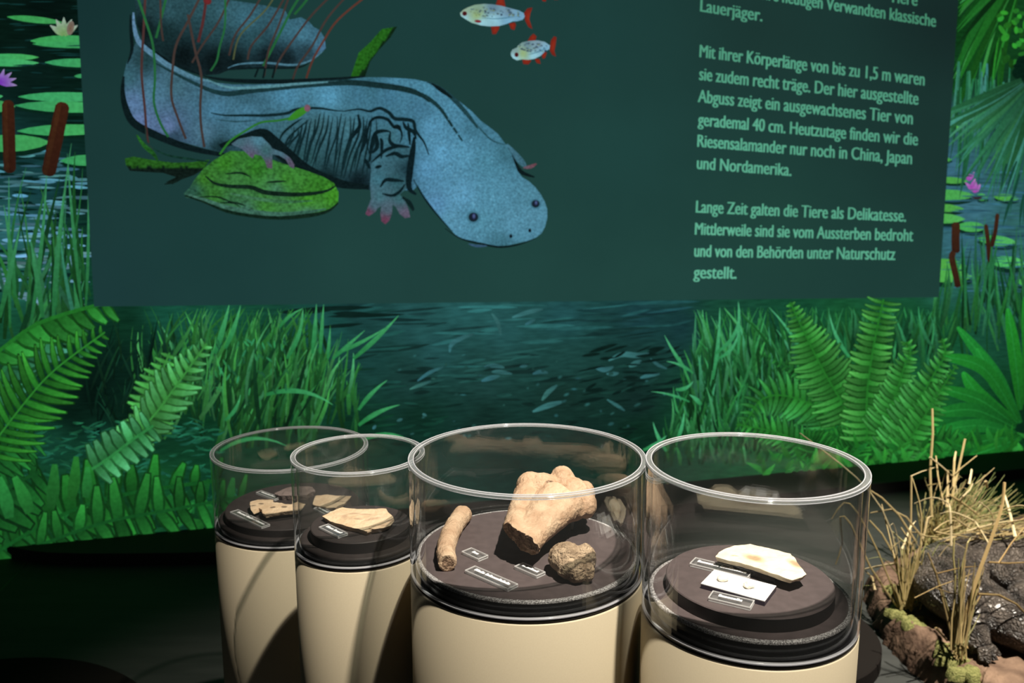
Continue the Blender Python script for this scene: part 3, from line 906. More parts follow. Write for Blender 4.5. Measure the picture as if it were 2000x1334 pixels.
# belly wrinkles
for i in range(21):
    x = 560 + i * 8.4
    top_ = 219 + random.uniform(0, 14) + max(0, (600 - x) * .9)
    bot = min(348, 268 + i * 5 + random.uniform(10, 40))
    dx = random.uniform(10, 26)
    p.stroke([(x + 6, top_), (x + random.uniform(-1, 7), top_ + (bot - top_) * .3), (x - dx * .5, top_ + (bot - top_) * .65), (x - dx, bot)], random.uniform(3.4, 5.2), (16, 38, 42), n=5)
for i in range(8):
    x = 572 + i * 19
    p.stroke([(x - 2, 262 + i * 2), (x - 10, 295 + i * 2), (x - 14, 330)], random.uniform(2, 3), (18, 42, 46))
p.stroke([(544, 282), (552, 262), (572, 244), (590, 232)], 5, (14, 36, 38))
p.stroke([(552, 300), (562, 272), (584, 250), (604, 234)], 4, (14, 36, 38))
p.stroke([(430, 286), (480, 270), (512, 264), (530, 278), (560, 305), (600, 335), (660, 358), (720, 366)], 30, (12, 26, 28), n=6)
# near fore leg
leg = [(724, 318), (736, 306), (752, 294), (776, 288), (800, 290), (806, 304), (802, 340), (795, 366), (780, 380), (790, 392), (797, 408), (800, 424), (790, 426), (780, 418), (772, 404), (766, 400), (765, 416), (760, 430), (752, 438), (744, 432), (742, 418), (744, 402), (738, 406), (732, 414), (720, 422), (713, 418), (718, 404), (724, 388), (722, 360), (724, 336)]
p.fill(leg, 5, idw([(740, 310, (60, 104, 118)), (780, 300, (52, 94, 106)), (740, 350, (58, 106, 120)), (795, 330, (26, 52, 60)), (775, 355, (44, 84, 92)), (740, 385, (62, 108, 118)), (780, 385, (54, 98, 104)), (718, 416, (96, 54, 76)), (752, 430, (98, 52, 74)), (794, 420, (92, 84, 104)), (730, 400, (66, 100, 112)), (755, 410, (72, 96, 108))], 2.4))
for q in [[(724, 318), (740, 304), (756, 292), (780, 286), (800, 288)], [(742, 366), (752, 352), (770, 352), (788, 354)], [(752, 306), (770, 300), (784, 306), (800, 304)], [(732, 328), (745, 324)], [(745, 378), (765, 382), (780, 374), (790, 360)], [(722, 316), (724, 290), (732, 262), (748, 256), (762, 258)], [(744, 310), (745, 280), (742, 270)], [(762, 258), (760, 274), (768, 284), (784, 286), (800, 288)], [(720, 300), (716, 270), (722, 240), (736, 230), (756, 234), (768, 248), (780, 252), (784, 266), (780, 280)], [(704, 300), (712, 276), (714, 245)], [(698, 224), (702, 246), (690, 264), (682, 276)], [(796, 240), (798, 262), (800, 284)], [(786, 238), (792, 250), (806, 258), (812, 272)], [(726, 300), (736, 286), (734, 262)], [(712, 310), (722, 330)], [(806, 290), (804, 320), (800, 350), (802, 372)], [(784, 386), (798, 394), (808, 410)]]:
    p.stroke(q, random.uniform(6, 8.5), (12, 30, 34), n=6)
p.stroke([(766, 250), (776, 248), (782, 256)], 9, DK)
p.stroke([(808, 268), (806, 290), (800, 330), (798, 366), (812, 380)], 13, (12, 28, 32), n=6)
p.stroke([(786, 384), (800, 400), (806, 412)], 7, (14, 32, 32))
# eyes, nostrils, mouth
eyes = []
for (x, y, r) in [(923, 424, 9.5), (1044, 398, 8)]:
    pe = Paint(.0188); eyes.append(pe)
    pe.ellipse(x, y, r * 1.5, r * 1.3, .2, (44, 82, 92), (70, 122, 144))
    pe.ellipse(x, y, r, r * .95, 0, (22, 22, 44), (24, 40, 48))
    pe.ellipse(x + 1, y - 2, r * .35, r * .6, 0, (84, 104, 150), (40, 44, 80))
for (x, y) in [(996, 461), (1033, 450)]:
    p.ellipse(x, y, 3, 4, 0, (16, 26, 34))
p.stroke([(868, 446), (900, 466), (940, 476), (975, 482), (1012, 477), (1046, 464)], 4, DK, n=6)
p.stroke([(914, 476), (930, 480), (950, 480)], 5, (52, 82, 108))
p.stroke([(806, 350), (826, 384), (850, 416), (882, 452)], 4, (14, 34, 38), n=6)
p.stroke([(243, 150), (241, 180), (247, 212), (262, 240), (300, 262), (360, 286), (420, 300), (470, 306)], 15, DK, n=6)
for _ in range(170):
    x = random.uniform(830, 1050); y = random.uniform(230, 470)
    if x < 850 + (y - 300) * .3 or x > 985 + (y - 280) * .5 or (y < 330 and x > 852 + (y - 190) * 1.0) or x > 1045 - abs(y - 410) * .9: continue
    p.ellipse(x, y, random.uniform(2, 4.5), random.uniform(1.5, 3), random.uniform(0, 3), random.choice([(104, 164, 190), (58, 104, 120), (66, 116, 134)]), skf(x, y), n=8)
sal = p.build('salamander_picture', G_skin, panel)
for pe in eyes: pe.build('eye_picture', G_line, sal)

# mossy stone under the hind foot
p = Paint(.0190)
rock = [(360, 378), (372, 366), (380, 352), (398, 330), (420, 312), (450, 295), (480, 296), (520, 308), (560, 322), (600, 334), (632, 346), (652, 358), (661, 376), (660, 396), (644, 408), (622, 417), (590, 421), (540, 423), (505, 420), (470, 418), (440, 408), (410, 398), (386, 390), (364, 386)]
p.fill(rock, 5, idw([(380, 370, (40, 80, 66)), (400, 350, (52, 112, 36)), (440, 320, (50, 116, 34)), (500, 330, (46, 112, 36)), (460, 350, (56, 112, 58)), (560, 350, (56, 124, 44)), (540, 370, (62, 114, 84)), (620, 360, (46, 108, 34)), (650, 380, (60, 134, 36)), (600, 392, (58, 130, 34)), (520, 400, (56, 120, 46)), (450, 400, (50, 98, 66)), (480, 412, (60, 104, 90)), (600, 414, (64, 112, 88)), (420, 380, (52, 112, 44)), (370, 380, (44, 84, 72))], 2.2))
for q, w_ in [([(402, 344), (420, 358), (450, 364), (490, 366), (520, 376), (570, 380), (610, 378), (640, 372), (656, 362)], 9), ([(362, 382), (400, 394), (440, 410), (480, 418), (540, 424), (600, 421), (640, 412), (660, 396)], 10), ([(430, 396), (460, 396), (480, 402)], 4), ([(440, 340), (470, 338), (490, 346)], 4), ([(520, 356), (560, 354)], 4), ([(380, 386), (420, 384), (450, 394), (470, 404)], 3)]:
    p.stroke(q, w_, (16, 36, 26), n=6)
p.stroke([(366, 380), (400, 390), (440, 404), (480, 412), (540, 418), (600, 414), (636, 408)], 9, (64, 108, 92), (54, 96, 80), n=6)
p.stroke([(450, 378), (500, 388), (560, 394), (610, 392)], 7, (66, 116, 84), (50, 100, 60), n=6)
p.build('mossy_stone_picture', G_moss, panel)
p = Paint(.0194)
foot = [(452, 282), (466, 272), (492, 267), (512, 268), (526, 282), (536, 292), (552, 298), (566, 308), (575, 322), (574, 330), (566, 326), (558, 312), (545, 304), (532, 302), (532, 316), (532, 330), (522, 328), (518, 316), (510, 304), (498, 302), (494, 310), (488, 306), (474, 292)]
p.fill(foot, 5, idw([(470, 278, (66, 100, 112)), (505, 275, (74, 124, 142)), (520, 295, (54, 94, 98)), (490, 306, (88, 76, 98)), (527, 326, (90, 74, 92)), (570, 324, (86, 78, 98)), (545, 298, (70, 106, 120)), (480, 296, (80, 92, 112))], 2.4))
p.stroke([(452, 280), (476, 266), (504, 264), (520, 272), (534, 292)], 4, DK)
p.build('hind_foot_picture', G_skin, panel)

# water plant stems in front of the tail
p = Paint(.0200)
ST = (66, 54, 50); SG = (36, 100, 56)
for q, w_, c in [([(286, -20), (282, 60), (278, 140), (284, 210), (288, 262), (291, 280)], 6, (72, 48, 46)), ([(268, -10), (285, 40), (300, 90), (304, 150), (302, 200), (314, 240), (330, 268)], 6, SG),
                 ([(400, -20), (370, 40), (345, 90), (338, 140), (336, 190), (348, 230), (364, 272)], 6, ST), ([(368, 30), (382, 100), (394, 150), (392, 210), (394, 250), (400, 288)], 6, ST), ([(460, -30), (430, 40), (396, 90), (376, 124)], 5, ST), ([(406, -20), (398, 40), (388, 84)], 7, (84, 44, 44)),
                 ([(440, -20), (440, 50), (430, 92), (424, 120), (412, 140)], 5, SG), ([(520, -20), (490, 30), (460, 70), (448, 110)], 5, ST), ([(550, -30), (520, 20), (470, 70), (456, 118)], 4, (80, 90, 60)), ([(560, -10), (525, 50), (492, 90), (484, 118)], 5, ST), ([(596, -20), (570, 20), (550, 60), (530, 100), (514, 130)], 6, SG),
                 ([(570, -20), (545, 50), (525, 100), (516, 150)], 5, ST), ([(650, -10), (610, 30), (572, 80), (545, 120), (532, 152)], 5, ST), ([(690, -20), (640, 36), (610, 90), (582, 130), (572, 156)], 5, ST), ([(720, -10), (660, 40), (630, 84), (610, 120), (598, 154)], 5, (92, 54, 44)),
                 ([(330, -20), (318, 30), (306, 76)], 6, SG), ([(314, -20), (316, 50), (320, 82)], 5, ST), ([(620, -40), (600, 0), (575, 30)], 6, SG), ([(505, 134), (498, 152)], 5, DK), ([(538, 130), (532, 154)], 5, DK), ([(518, 134), (514, 154)], 5, DK),
                 ([(430, 302), (450, 276), (480, 256), (510, 240), (545, 236), (572, 230)], 5, (44, 116, 40)), ([(300, 292), (288, 276), (286, 250)], 3, (36, 56, 50))]:
    p.stroke(q, w_ * .78, c, tuple(v * .9 for v in c), n=6, taper=False)
p.lens(562, 236, 606, 208, 15, (48, 122, 34), (56, 128, 40))
p.ellipse(600, 212, 6, 7, 0, (124, 84, 106), (110, 80, 90))
p.ellipse(406, 4, 8, 7, .2, (110, 36, 40), (92, 40, 40))
p.build('water_plant_picture', G_line, panel)

# fish
RED = (120, 34, 24)


def fish(name, outline, ctl, fins, eye, marks, stripe):
    p = Paint(.0172)
    p.fill(outline, 3, idw(ctl, 2.4))
    for (x, y, rx, ry, a, c) in marks: p.ellipse(x, y, rx, ry, a, c, n=8)
    p.stroke(stripe, 1.6, (60, 110, 130))
    p.ellipse(*eye, (40, 14, 18), (92, 36, 38))
    o = p.build(name, G_line, panel)
    p = Paint(.0170)
    for f in fins:
        n_ = len(f)
        cx = sum(a for a, b in f) / n_; cy = sum(b for a, b in f) / n_
        p.poly([(cx, cy)] + f, [(0, 1 + k, 1 + (k + 1) % n_) for k in range(n_)], [(138, 46, 28)] + [(112, 34, 26)] * n_)
        p.build('fin_picture', G_line, o)
    return o


random.seed(5)
W1, W2, W3, W4 = (150, 205, 222), (120, 176, 206), (64, 92, 118), (150, 176, 110)


def specks(x0, x1, f0, f1, n):
    out = []
    for _ in range(n):
        x = random.uniform(x0, x1); t = random.random()
        y = f0(x) + (f1(x) - f0(x)) * t
        out.append((x, y, random.uniform(1.2, 3), random.uniform(.8, 1.6), random.uniform(-.2, .5), random.choice([(54, 78, 100), (70, 96, 110), (110, 132, 96), (48, 64, 84)])))
    return out


fish('fish_picture', [(897, 27), (903, 21), (912, 16), (926, 11), (944, 9), (960, 10), (978, 13), (996, 18), (1012, 22), (1021, 27), (1023, 34), (1019, 40), (1008, 43), (1000, 43), (988, 48), (974, 52), (955, 53), (938, 51), (920, 46), (908, 39), (899, 33)],
     [(905, 24, (140, 160, 130)), (930, 20, (120, 150, 130)), (960, 18, (90, 120, 140)), (990, 26, (110, 140, 160)), (930, 30, W4), (960, 38, W1), (990, 40, W2), (940, 46, W1), (1015, 32, (110, 160, 190)), (905, 34, W1)],
     [[(966, 13), (970, 0), (974, -8), (982, -4), (984, 6), (986, 16)], [(1021, 28), (1028, 18), (1038, 16), (1034, 28), (1032, 40), (1038, 58), (1030, 54), (1024, 42)], [(957, 52), (960, 68), (967, 68), (973, 58), (974, 51)], [(992, 47), (996, 58), (1003, 60), (1006, 50), (1004, 45)]],
     (906, 28, 4.6, 4.6, 0), specks(918, 1014, lambda x: 14 + abs(x - 950) * .12, lambda x: 34, 60) + [(932, 43, 7, 3, .1, (120, 44, 50))], [(940, 36), (970, 38), (1010, 33)])
fish('fish_picture', [(996, 104), (999, 98), (1008, 94), (1010, 90), (1018, 84), (1032, 81), (1048, 80), (1062, 83), (1072, 90), (1071, 97), (1062, 102), (1054, 110), (1042, 116), (1030, 118), (1018, 117), (1008, 119), (1000, 115), (996, 109)],
     [(1004, 112, W1), (1004, 100, (120, 150, 150)), (1020, 105, W4), (1030, 90, (96, 126, 140)), (1050, 88, (120, 146, 160)), (1040, 110, W1), (1060, 98, W2)],
     [[(1028, 82), (1034, 72), (1040, 67), (1046, 72), (1044, 80)], [(1072, 94), (1074, 80), (1080, 72), (1085, 74), (1083, 90), (1080, 104), (1084, 112), (1076, 108), (1072, 100)], [(1018, 116), (1020, 126), (1030, 127), (1036, 120), (1032, 116)], [(1042, 115), (1046, 124), (1054, 126), (1052, 116)], [(1056, 109), (1058, 116), (1063, 114), (1066, 104), (1062, 102)]],
     (1007, 108, 4, 4.6, 0), specks(1012, 1066, lambda x: 85, lambda x: 102, 40), [(1030, 108), (1050, 102), (1068, 94)])
fish('fish_picture', [(1040, -26), (1060, -36), (1090, -34), (1112, -22), (1116, -14), (1100, -8), (1070, -6), (1050, -14)], [(1060, -20, W1), (1090, -24, W2)], [[(1052, -8), (1058, 4), (1064, 5), (1066, -6)], [(1076, -7), (1080, 1), (1088, 1), (1088, -7)], [(1100, -10), (1106, 0), (1112, -2), (1110, -12)]], (1050, -24, 4, 4, 0), [], [(1060, -14), (1080, -12), (1110, -16)])
panel_fish = [o for o in panel.children if o.name.startswith('fish_picture')]
for o, lb in zip(panel_fish, ('large silver fish with red fins in the picture', 'small silver fish with red fins below the large one', 'fish cut off by the top edge with only red fins showing')):
    o['label'] = lb

# printed text
LINES = [('ihre heutigen Verwandten klassische', (1481, -1), (1823, 54), 24), ('Lauerj\u00e4ger.', (1365, 23.5), (1485, 43), 24),
         ('Mit ihrer K\u00f6rperl\u00e4nge von bis zu 1,5 m waren', (1363.7, 112.5), (1801, 168), 25), ('sie zudem recht tr\u00e4ge. Der hier ausgestellte', (1363, 157), (1789, 205.5), 25),
         ('Abguss zeigt ein ausgewachsenes Tier von', (1360.5, 200), (1778, 243.5), 25), ('gerademal 40 cm. Heutzutage finden wir die', (1360.5, 245.5), (1788, 284.5), 24.5),
         ('Riesensalamander nur noch in China, Japan', (1359.5, 287), (1776.5, 321), 24.5), ('und Nordamerika.', (1358.5, 330), (1541.7, 344), 24),
         ('Lange Zeit galten die Tiere als Delikatesse.', (1356.7, 415), (1765, 433), 24), ('Mittlerweile sind sie vom Aussterben bedroht', (1354.8, 458), (1778.8, 471), 24),
         ('und von den Beh\u00f6rden unter Naturschutz', (1353.5, 501), (1744, 507.5), 24), ('gestellt.', (1352, 543), (1434.8, 544), 24), ('Tiere', (1733, 5), (1787, 13), 24)]
tcol = idw([(1400, 540, (100, 182, 150)), (1750, 540, (92, 172, 140)), (1400, 300, (92, 172, 142)), (1780, 300, (84, 158, 130)), (1400, 30, (76, 146, 118)), (1800, 40, (70, 138, 108)), (1500, 160, (86, 162, 132))], 2)
mb = MB()
dg = bpy.context.evaluated_depsgraph_get()
for (txt, a, b, cap) in LINES:
    cu = bpy.data.curves.new('t', 'FONT')
    cu.body = txt
    cu.size = 1.0
    cu.offset = 0.0
    cu.resolution_u = 3
    ob = bpy.data.objects.new('t', cu)
    C.objects.link(ob)
    bpy.context.view_layer.update()
    me = bpy.data.meshes.new_from_object(ob.evaluated_get(bpy.context.evaluated_depsgraph_get()))
    xs = [v.co.x for v in me.vertices]
    x0, x1 = min(xs), max(xs)
    capu = .72
    vs = []; cs = []
    for v in me.vertices:
        u = (v.co.x - x0) / (x1 - x0)
        h = v.co.y / capu
        h = h * 1.1 if h < .69 else .759 + (h - .69) * .80
        if v.co.y < 0: h = v.co.y / capu * .9
        h *= cap
        px = a[0] + (b[0] - a[0]) * u + h * .045
        py = a[1] + (b[1] - a[1]) * u - h
        vs.append(wall(px, py, .0162)); cs.append(L3(tcol(px, py)))
    mb = MB()
    fcs = [tuple(q.vertices) for q in me.polygons]
    base_px = len(vs)
    for dx in (-.9, -.3, .3, .9):        # bold weight: the strokes of each letter widened sideways
        mb.add([v + WDIR * (dx * .0026) + WN * (.00002 * dx) for v in vs], fcs, cs)
    mb.build('text_line', G_text, panel)
    C.objects.unlink(ob)
    bpy.data.objects.remove(ob); bpy.data.curves.remove(cu); bpy.data.meshes.remove(me)

# ------------------------------------------------------------------ ledge along the wall, low platforms
m = MB()
out = []
for (x, y) in [(9, 1067), (18, 1068.5), (27, 1069.5), (40, 1072), (53, 1074.5), (93, 1079), (159, 1081), (239, 1081), (330, 1080), (419, 1078)]:
    q = at_z(x, y, .055); out.append((q.x, q.y))
def wall_xy(x, off): return (x + WN.x * off, WY + WK * x + WN.y * off)
last = out[-1]
out += [(4.6, last[1] + (4.6 - last[0]) * WK), wall_xy(5.0, -.01)]
first = wall_xy(out[0][0] + .01, -.01)
out = [first] + out
n_ = len(out)
vs = [(x, y, .055) for x, y in out] + [(x, y, 0) for x, y in out]
m.add(vs, [tuple(range(n_)), tuple(range(2 * n_ - 1, n_ - 1, -1))] + [(i, n_ + i, n_ + (i + 1) % n_, (i + 1) % n_) for i in range(n_)])
tag(m.build('wall_ledge', M_ledge), 'low black ledge with a rounded end running along the foot of the mural', 'ledge')


def platform(cx, cy, r, h, label):
    m = MB(); m.lathe(cx, cy, [(0, h), (r - .006, h), (r, h - .006), (r, 0), (0, 0)], 96)
    o = m.build('round_platform', M_plinth)
    return tag(o, label, 'platform')


def circle3(a, b, c):
    ax, ay, bx, by, cx, cy = *a, *b, *c
    d = 2 * (ax * (by - cy) + bx * (cy - ay) + cx * (ay - by))
    ux = ((ax * ax + ay * ay) * (by - cy) + (bx * bx + by * by) * (cy - ay) + (cx * cx + cy * cy) * (ay - by)) / d
    uy = ((ax * ax + ay * ay) * (cx - bx) + (bx * bx + by * by) * (ax - cx) + (cx * cx + cy * cy) * (bx - ax)) / d
    return ux, uy, math.hypot(ux - ax, uy - ay)


def zxy(x, y, z):
    q = at_z(x, y, z); return (q.x, q.y)


cx_, cy_, r_ = circle3(zxy(0, 1286, .06), zxy(120, 1284, .06), zxy(262, 1327, .06))
platform(cx_, cy_, r_, .06, 'black round platform low on the floor, cut by the bottom left corner')
cx_, cy_, r_ = circle3(zxy(1684, 1321, .06), zxy(1714, 1297, .06), zxy(1723, 1268, .06))
platform(cx_, cy_, r_, .06, 'black round platform on the floor between the front right case and the mud bank')
m = MB()
q = [at_z(52, 1101, .0008), at_z(54, 1101, .0008), at_z(-60, 1215, .0008), at_z(-62, 1213, .0008)]
m.add(q, [(0, 1, 2, 3)])
tag(m.build('trim_1', M_gap), kind='structure')

# ------------------------------------------------------------------ display cases
M_speck = noisy('painted_sparkle_edge', (.10, .09, .09), (.75, .72, .72), 620, rough=.5, detail=2, lo=.42, hi=.68)  # glitter of the border ring put in as pale specks of colour
CASE = {
    'rear_left': dict(c=(-.5383, 1.9435), R=.1853, zt=1.0558, zb=.8738, plate=.016, riser=.034, rr=.160, rc=(0, 0)),
    'left': dict(c=(-.2999, 1.5581), R=.1286, zt=1.1618, zb=.9792, plate=.015, riser=.037, rr=.097, rc=(0, 0)),
    'middle': dict(c=(.0266, 1.4017), R=.2078, zt=1.2064, zb=1.0051, plate=.025, riser=None),
    'right': dict(c=(.3783, 1.2422), R=.1679, zt=1.2448, zb=1.0000, plate=.030, riser=.052, rr=.130, rc=(0, 0)),
}
WHERE = {
    'rear_left': ('rearmost at the far left of the row', 'rearmost', 'on the rearmost pillar at the far left'),
    'left': ('slimmest, second from the left', 'slimmest', 'on the slimmest pillar, second from left'),
    'middle': ('widest, in the middle with the big bones', 'widest', 'over the big bones in the middle'),
    'right': ('nearest, at the right end of the row', 'nearest', 'on the nearest pillar at the right end'),
}
for k, d in CASE.items():
    cx, cy = d['c']; R = d['R']; zt, zb = d['zt'], d['zb']
    zp = zb + d['plate']
    t = thing('display_pillar', (cx, cy, 0), 'beige round display pillar with black top, ' + WHERE[k][0], 'display pillar')
    m = MB(); m.lathe(cx, cy, [(0, 0), (R, 0), (R, zb - .0095), (R - .0015, zb - .008), (R - .012, zb - .008)], 160)
    m.build('column', M_beige, t, True)
    m = MB(); m.lathe(cx, cy, [(R - .03, zb - .0085), (R - .0035, zb - .0085), (R - .0035, zb - .0005), (R - .03, zb - .0005)], 160)
    m.build('shadow_gap', M_gap, t, True)
    Rg = R - .0105
    m = MB(); m.lathe(cx, cy, [(Rg - .03, zb - .001), (Rg - .0006, zb - .001), (Rg - .0006, zp - .004)], 160)
    m.build('plinth', M_gloss, t, True)
    m = MB(); m.lathe(cx, cy, [(Rg - .0006, zp - .004), (Rg - .001, zp - .001), (Rg - .003, zp), (Rg - .0075, zp)], 160)
    wide = k in ('middle', 'right')
    m.build('top_border', M_speck if wide else M_dim_board, t, True)
    m = MB(); m.lathe(cx, cy, [(0, zp), (Rg - .0075, zp)], 160)
    m.build('top_board', M_base if wide else M_dim_board, t)
    g = thing('glass_cover', (cx, cy, zb), 'clear open-topped acrylic cylinder ' + WHERE[k][2], 'glass cover')
    m = MB(); m.lathe(cx, cy, [(R, zb + .003), (R, zt - .0055)], 200); m.lathe(cx, cy, [(R - .0095, zt - .0055), (R - .0095, zb + .003)], 200)
    m.build('cylinder_wall', M_glass, g, True)
    m = MB(); m.lathe(cx, cy, [(R, zt - .0050), (R - .0008, zt - .0006), (R - .0022, zt), (R - .0075, zt), (R - .0088, zt - .0006), (R - .0095, zt - .0050)], 200, closed=True)
    m.build('rim', M_rim, g, True)
    m = MB()  # white rings put in for the glinting outlines of the clear rim
    for (rr_, zz_, e_) in [(R - .0006, zt - .0004, .0009), (R - .0089, zt - .0004, .0009), (R - .0002, zt - .0052, .0006)]:
        m.lathe(cx, cy, [(rr_ + e_ * cos(a_), zz_ + e_ * sin(a_)) for a_ in [pi / 3 * q_ for q_ in range(6)]], 200, closed=True)
    m.build('rim_glint', M_lip, g, True)['label'] = 'thin white rings added for the bright outlines of the rim'
    m = MB(); m.lathe(cx, cy, [(R, zb + .0028), (R, zb), (R - .004, zb), (R - .004, zb + .0028)], 200, closed=True)
    m.build('lower_edge', M_lip, g, True)
    if d['riser']:
        zr = zb + d['riser']
        rx, ry = cx + d['rc'][0], cy + d['rc'][1]
        m = MB(); m.lathe(rx, ry, [(0, zp), (d['rr'], zp), (d['rr'], zr - .0015), (d['rr'] - .0015, zr), (0, zr)], 160)
        o = m.build('display_disc', M_base if wide else M_dim_board, None, False)
        o.data.materials.append(M_side)
        for pl_ in o.data.polygons:
            if abs(pl_.normal.z) < .5: pl_.material_index = 1
        tag(o, 'black round raised disc inside the ' + WHERE[k][1] + ' display case', 'display disc')
        d['zs'] = zr
    else:
        d['zs'] = zp

# ------------------------------------------------------------------ clear label blocks with print
LAB = [
    ('middle', [(902.4, 1078), (920.4, 1070), (952.7, 1085.2), (934.7, 1092)], [(.32, .68)], 'small clear label block beside the long curved bone'),
    ('middle', [(908.5, 1114.6), (928, 1105.6), (1011, 1141.7), (991.7, 1150.3)], [(.10, .34), (.36, .92)], 'long clear label block at the front of the widest case'),
    ('middle', [(1005, 1106.6), (1022, 1099.4), (1064.8, 1118), (1047.7, 1124.6)], [(.14, .86)], 'short clear label block between the large bone and the knobbly bone'),
    ('right', [(1347.3, 1101), (1359.4, 1089.4), (1469.6, 1116.2), (1460.2, 1128)], [(.08, .46), (.48, .94)], 'long clear label block between the white card and the pale fossil slab'),
    ('right', [(1384, 1168), (1393, 1154.5), (1472.8, 1173.4), (1465.4, 1187)], [(.18, .76)], 'short clear label block in front of the white card with teeth'),
    ('rear_left', [(448.6, 1000.4), (466, 995.5), (526, 1024.7), (512, 1029.2)], [(.10, .36), (.39, .94)], 'long clear label block in front of the stepped pale slab in the rearmost case'),
    ('rear_left', [(499.4, 962.6), (512, 958), (545.3, 971.6), (538, 975.2)], [(.12, .88)], 'clear label block by the mauve stone at the back of the rearmost case'),
    ('rear_left', [(613.6, 993.2), (624.3, 988.6), (650, 1001), (639, 1006.5)], [(.12, .9)], 'clear label block in front of the slab with the dark cross mark'),
    ('left', [(623, 1029.5), (641.4, 1023.8), (678.2, 1041.4), (661, 1048)], [(.12, .48), (.52, .9)], 'clear label block in front of the large slab in the slimmest case'),
]
random.seed(8)
for (k, px, words, lb) in LAB:
    h = .0050 if k in ('middle', 'right') else .0046
    z = CASE[k]['zs'] + h
    q = [at_z(x, y, z) for x, y in px]        # near-left, far-left, far-right, near-right
    u = (q[2] - q[1] + q[3] - q[0]) * .5; v = (q[1] - q[0] + q[2] - q[3]) * .5
    ce = (q[0] + q[1] + q[2] + q[3]) * .25
    v = v - u.normalized() * (v.dot(u.normalized()) * .55)
    c4 = [ce - u * .5 - v * .5, ce - u * .5 + v * .5, ce + u * .5 + v * .5, ce + u * .5 - v * .5]
    t = thing('specimen_label', (ce.x, ce.y, CASE[k]['zs']), lb, 'label')
    m = MB(); m.box([c4[0], c4[3], c4[2], c4[1]], h - .0002)
    m.build('acrylic_block', M_label, t)
    m = MB()  # white bars put in for the refracted brightness along the block edges
    r = .0011
    dn = Vector((0, 0, h - .0012))
    for i in range(4):
        a, b = c4[i], c4[(i + 1) % 4]
        lf = Vector((0, 0, .0003))
        m.tube([a + lf, b + lf], [r, r], 4)
        if i in (2, 3): m.tube([a - dn, b - dn], [r, r], 4)  # lower bars: refraction of the print in the block, put in white
        m.tube([a + lf, a - dn], [r * .8, r * .8], 4)
    m.build('edge_glint', M_edge_glint, t)
    m = MB()
    lift = Vector((0, 0, .0009))
    for (s0, s1) in words:
        n_ = max(3, int((s1 - s0) * u.length / .0042))
        for i in range(n_):
            a = s0 + (s1 - s0) * (i + .04) / n_; b = s0 + (s1 - s0) * (i + .93) / n_
            tall = .20 if i == 0 or random.random() < .22 else .11
            lo, hi = -.06, .06 + tall
            m.add([c4[0] + u * a + v * (.5 + lo) + lift, c4[0] + u * b + v * (.5 + lo) + lift, c4[0] + u * b + v * (.5 + hi) + lift, c4[0] + u * a + v * (.5 + hi) + lift], [(0, 1, 2, 3)])
    m.build('label_print', M_white, t)


# ------------------------------------------------------------------ fossils
def slab(name, px, z, thick, mat_, label, cat, seed, rough=.0012, wob=.0015, undercut=.12):
    pts = [at_z(x, y, z) for x, y in px]
    ce = sum(pts, Vector((0, 0, 0))) / len(pts)
    # outline refined with small chips
    out = []
    n_ = len(pts)
    for i in range(n_):
        a, b = pts[i], pts[(i + 1) % n_]
        m_ = max(1, int((b - a).length / .005))
        for j in range(m_):
            q = a.lerp(b, j / m_)
            nn = noise.noise_vector(q * 160 + Vector((seed, 0, 0)))
            out.append(Vector((q.x + nn.x * rough, q.y + nn.y * rough, z)))
    V = [Vector((v.x, v.y)) for v in out]
    N = len(V)
    xs = [v.x for v in V]; ys = [v.y for v in V]
    st = .0045
    G = []
    y = min(ys) + st
    while y < max(ys):
        x = min(xs) + st
        while x < max(xs):
            G.append(Vector((x + random.uniform(-.2, .2) * st, y + random.uniform(-.2, .2) * st))); x += st
        y += st
    r = geometry.delaunay_2d_cdt(V + G, [(i, (i + 1) % N) for i in range(N)], [], 1, 1e-6)
    m = MB()
    top = []
    for i, v in enumerate(r[0]):
        top.append(Vector((v.x, v.y, z + nz((v.x, v.y, seed), 40) * wob + nz((v.x, v.y, seed), 120) * wob * .5)))
    m.add(top, [tuple(f) for f in r[2]])
    b0 = [i for i in range(N)]
    rings = []
    for lv in range(1, 4):
        tz = lv / 3
        ring = []
        for i in range(N):
            q = top[i]
            k = 1 - undercut * tz + nz((q.x, q.y, seed + lv), 90) * .04
            ring.append(Vector((ce.x + (q.x - ce.x) * k, ce.y + (q.y - ce.y) * k, q.z + (z - thick - q.z) * tz)))
        rings.append(ring)
    base = len(m.v)
    for ring in rings: m.v += [tuple(v) for v in ring]
    idx = [b0] + [[base + lv * N + i for i in range(N)] for lv in range(3)]
    for lv in range(3):
        for i in range(N):
            j = (i + 1) % N
            m.f.append((idx[lv][j], idx[lv][i], idx[lv + 1][i], idx[lv + 1][j]))
    m.f.append(tuple(idx[3][::-1]))
    o = m.build(name, mat_)
    me = o.data
    me.transform(Matrix.Translation((-ce.x, -ce.y, -(z - thick))))
    o.location = (ce.x, ce.y, z - thick)
    bm = bmesh.new(); bm.from_mesh(me); bmesh.ops.recalc_face_normals(bm, faces=bm.faces); bm.to_mesh(me); bm.free()
    tag(o, label, cat)
    return o


def Z11(l, ox, oy, s=11.11): return [(ox + a / s, oy + b / s) for a, b in l]


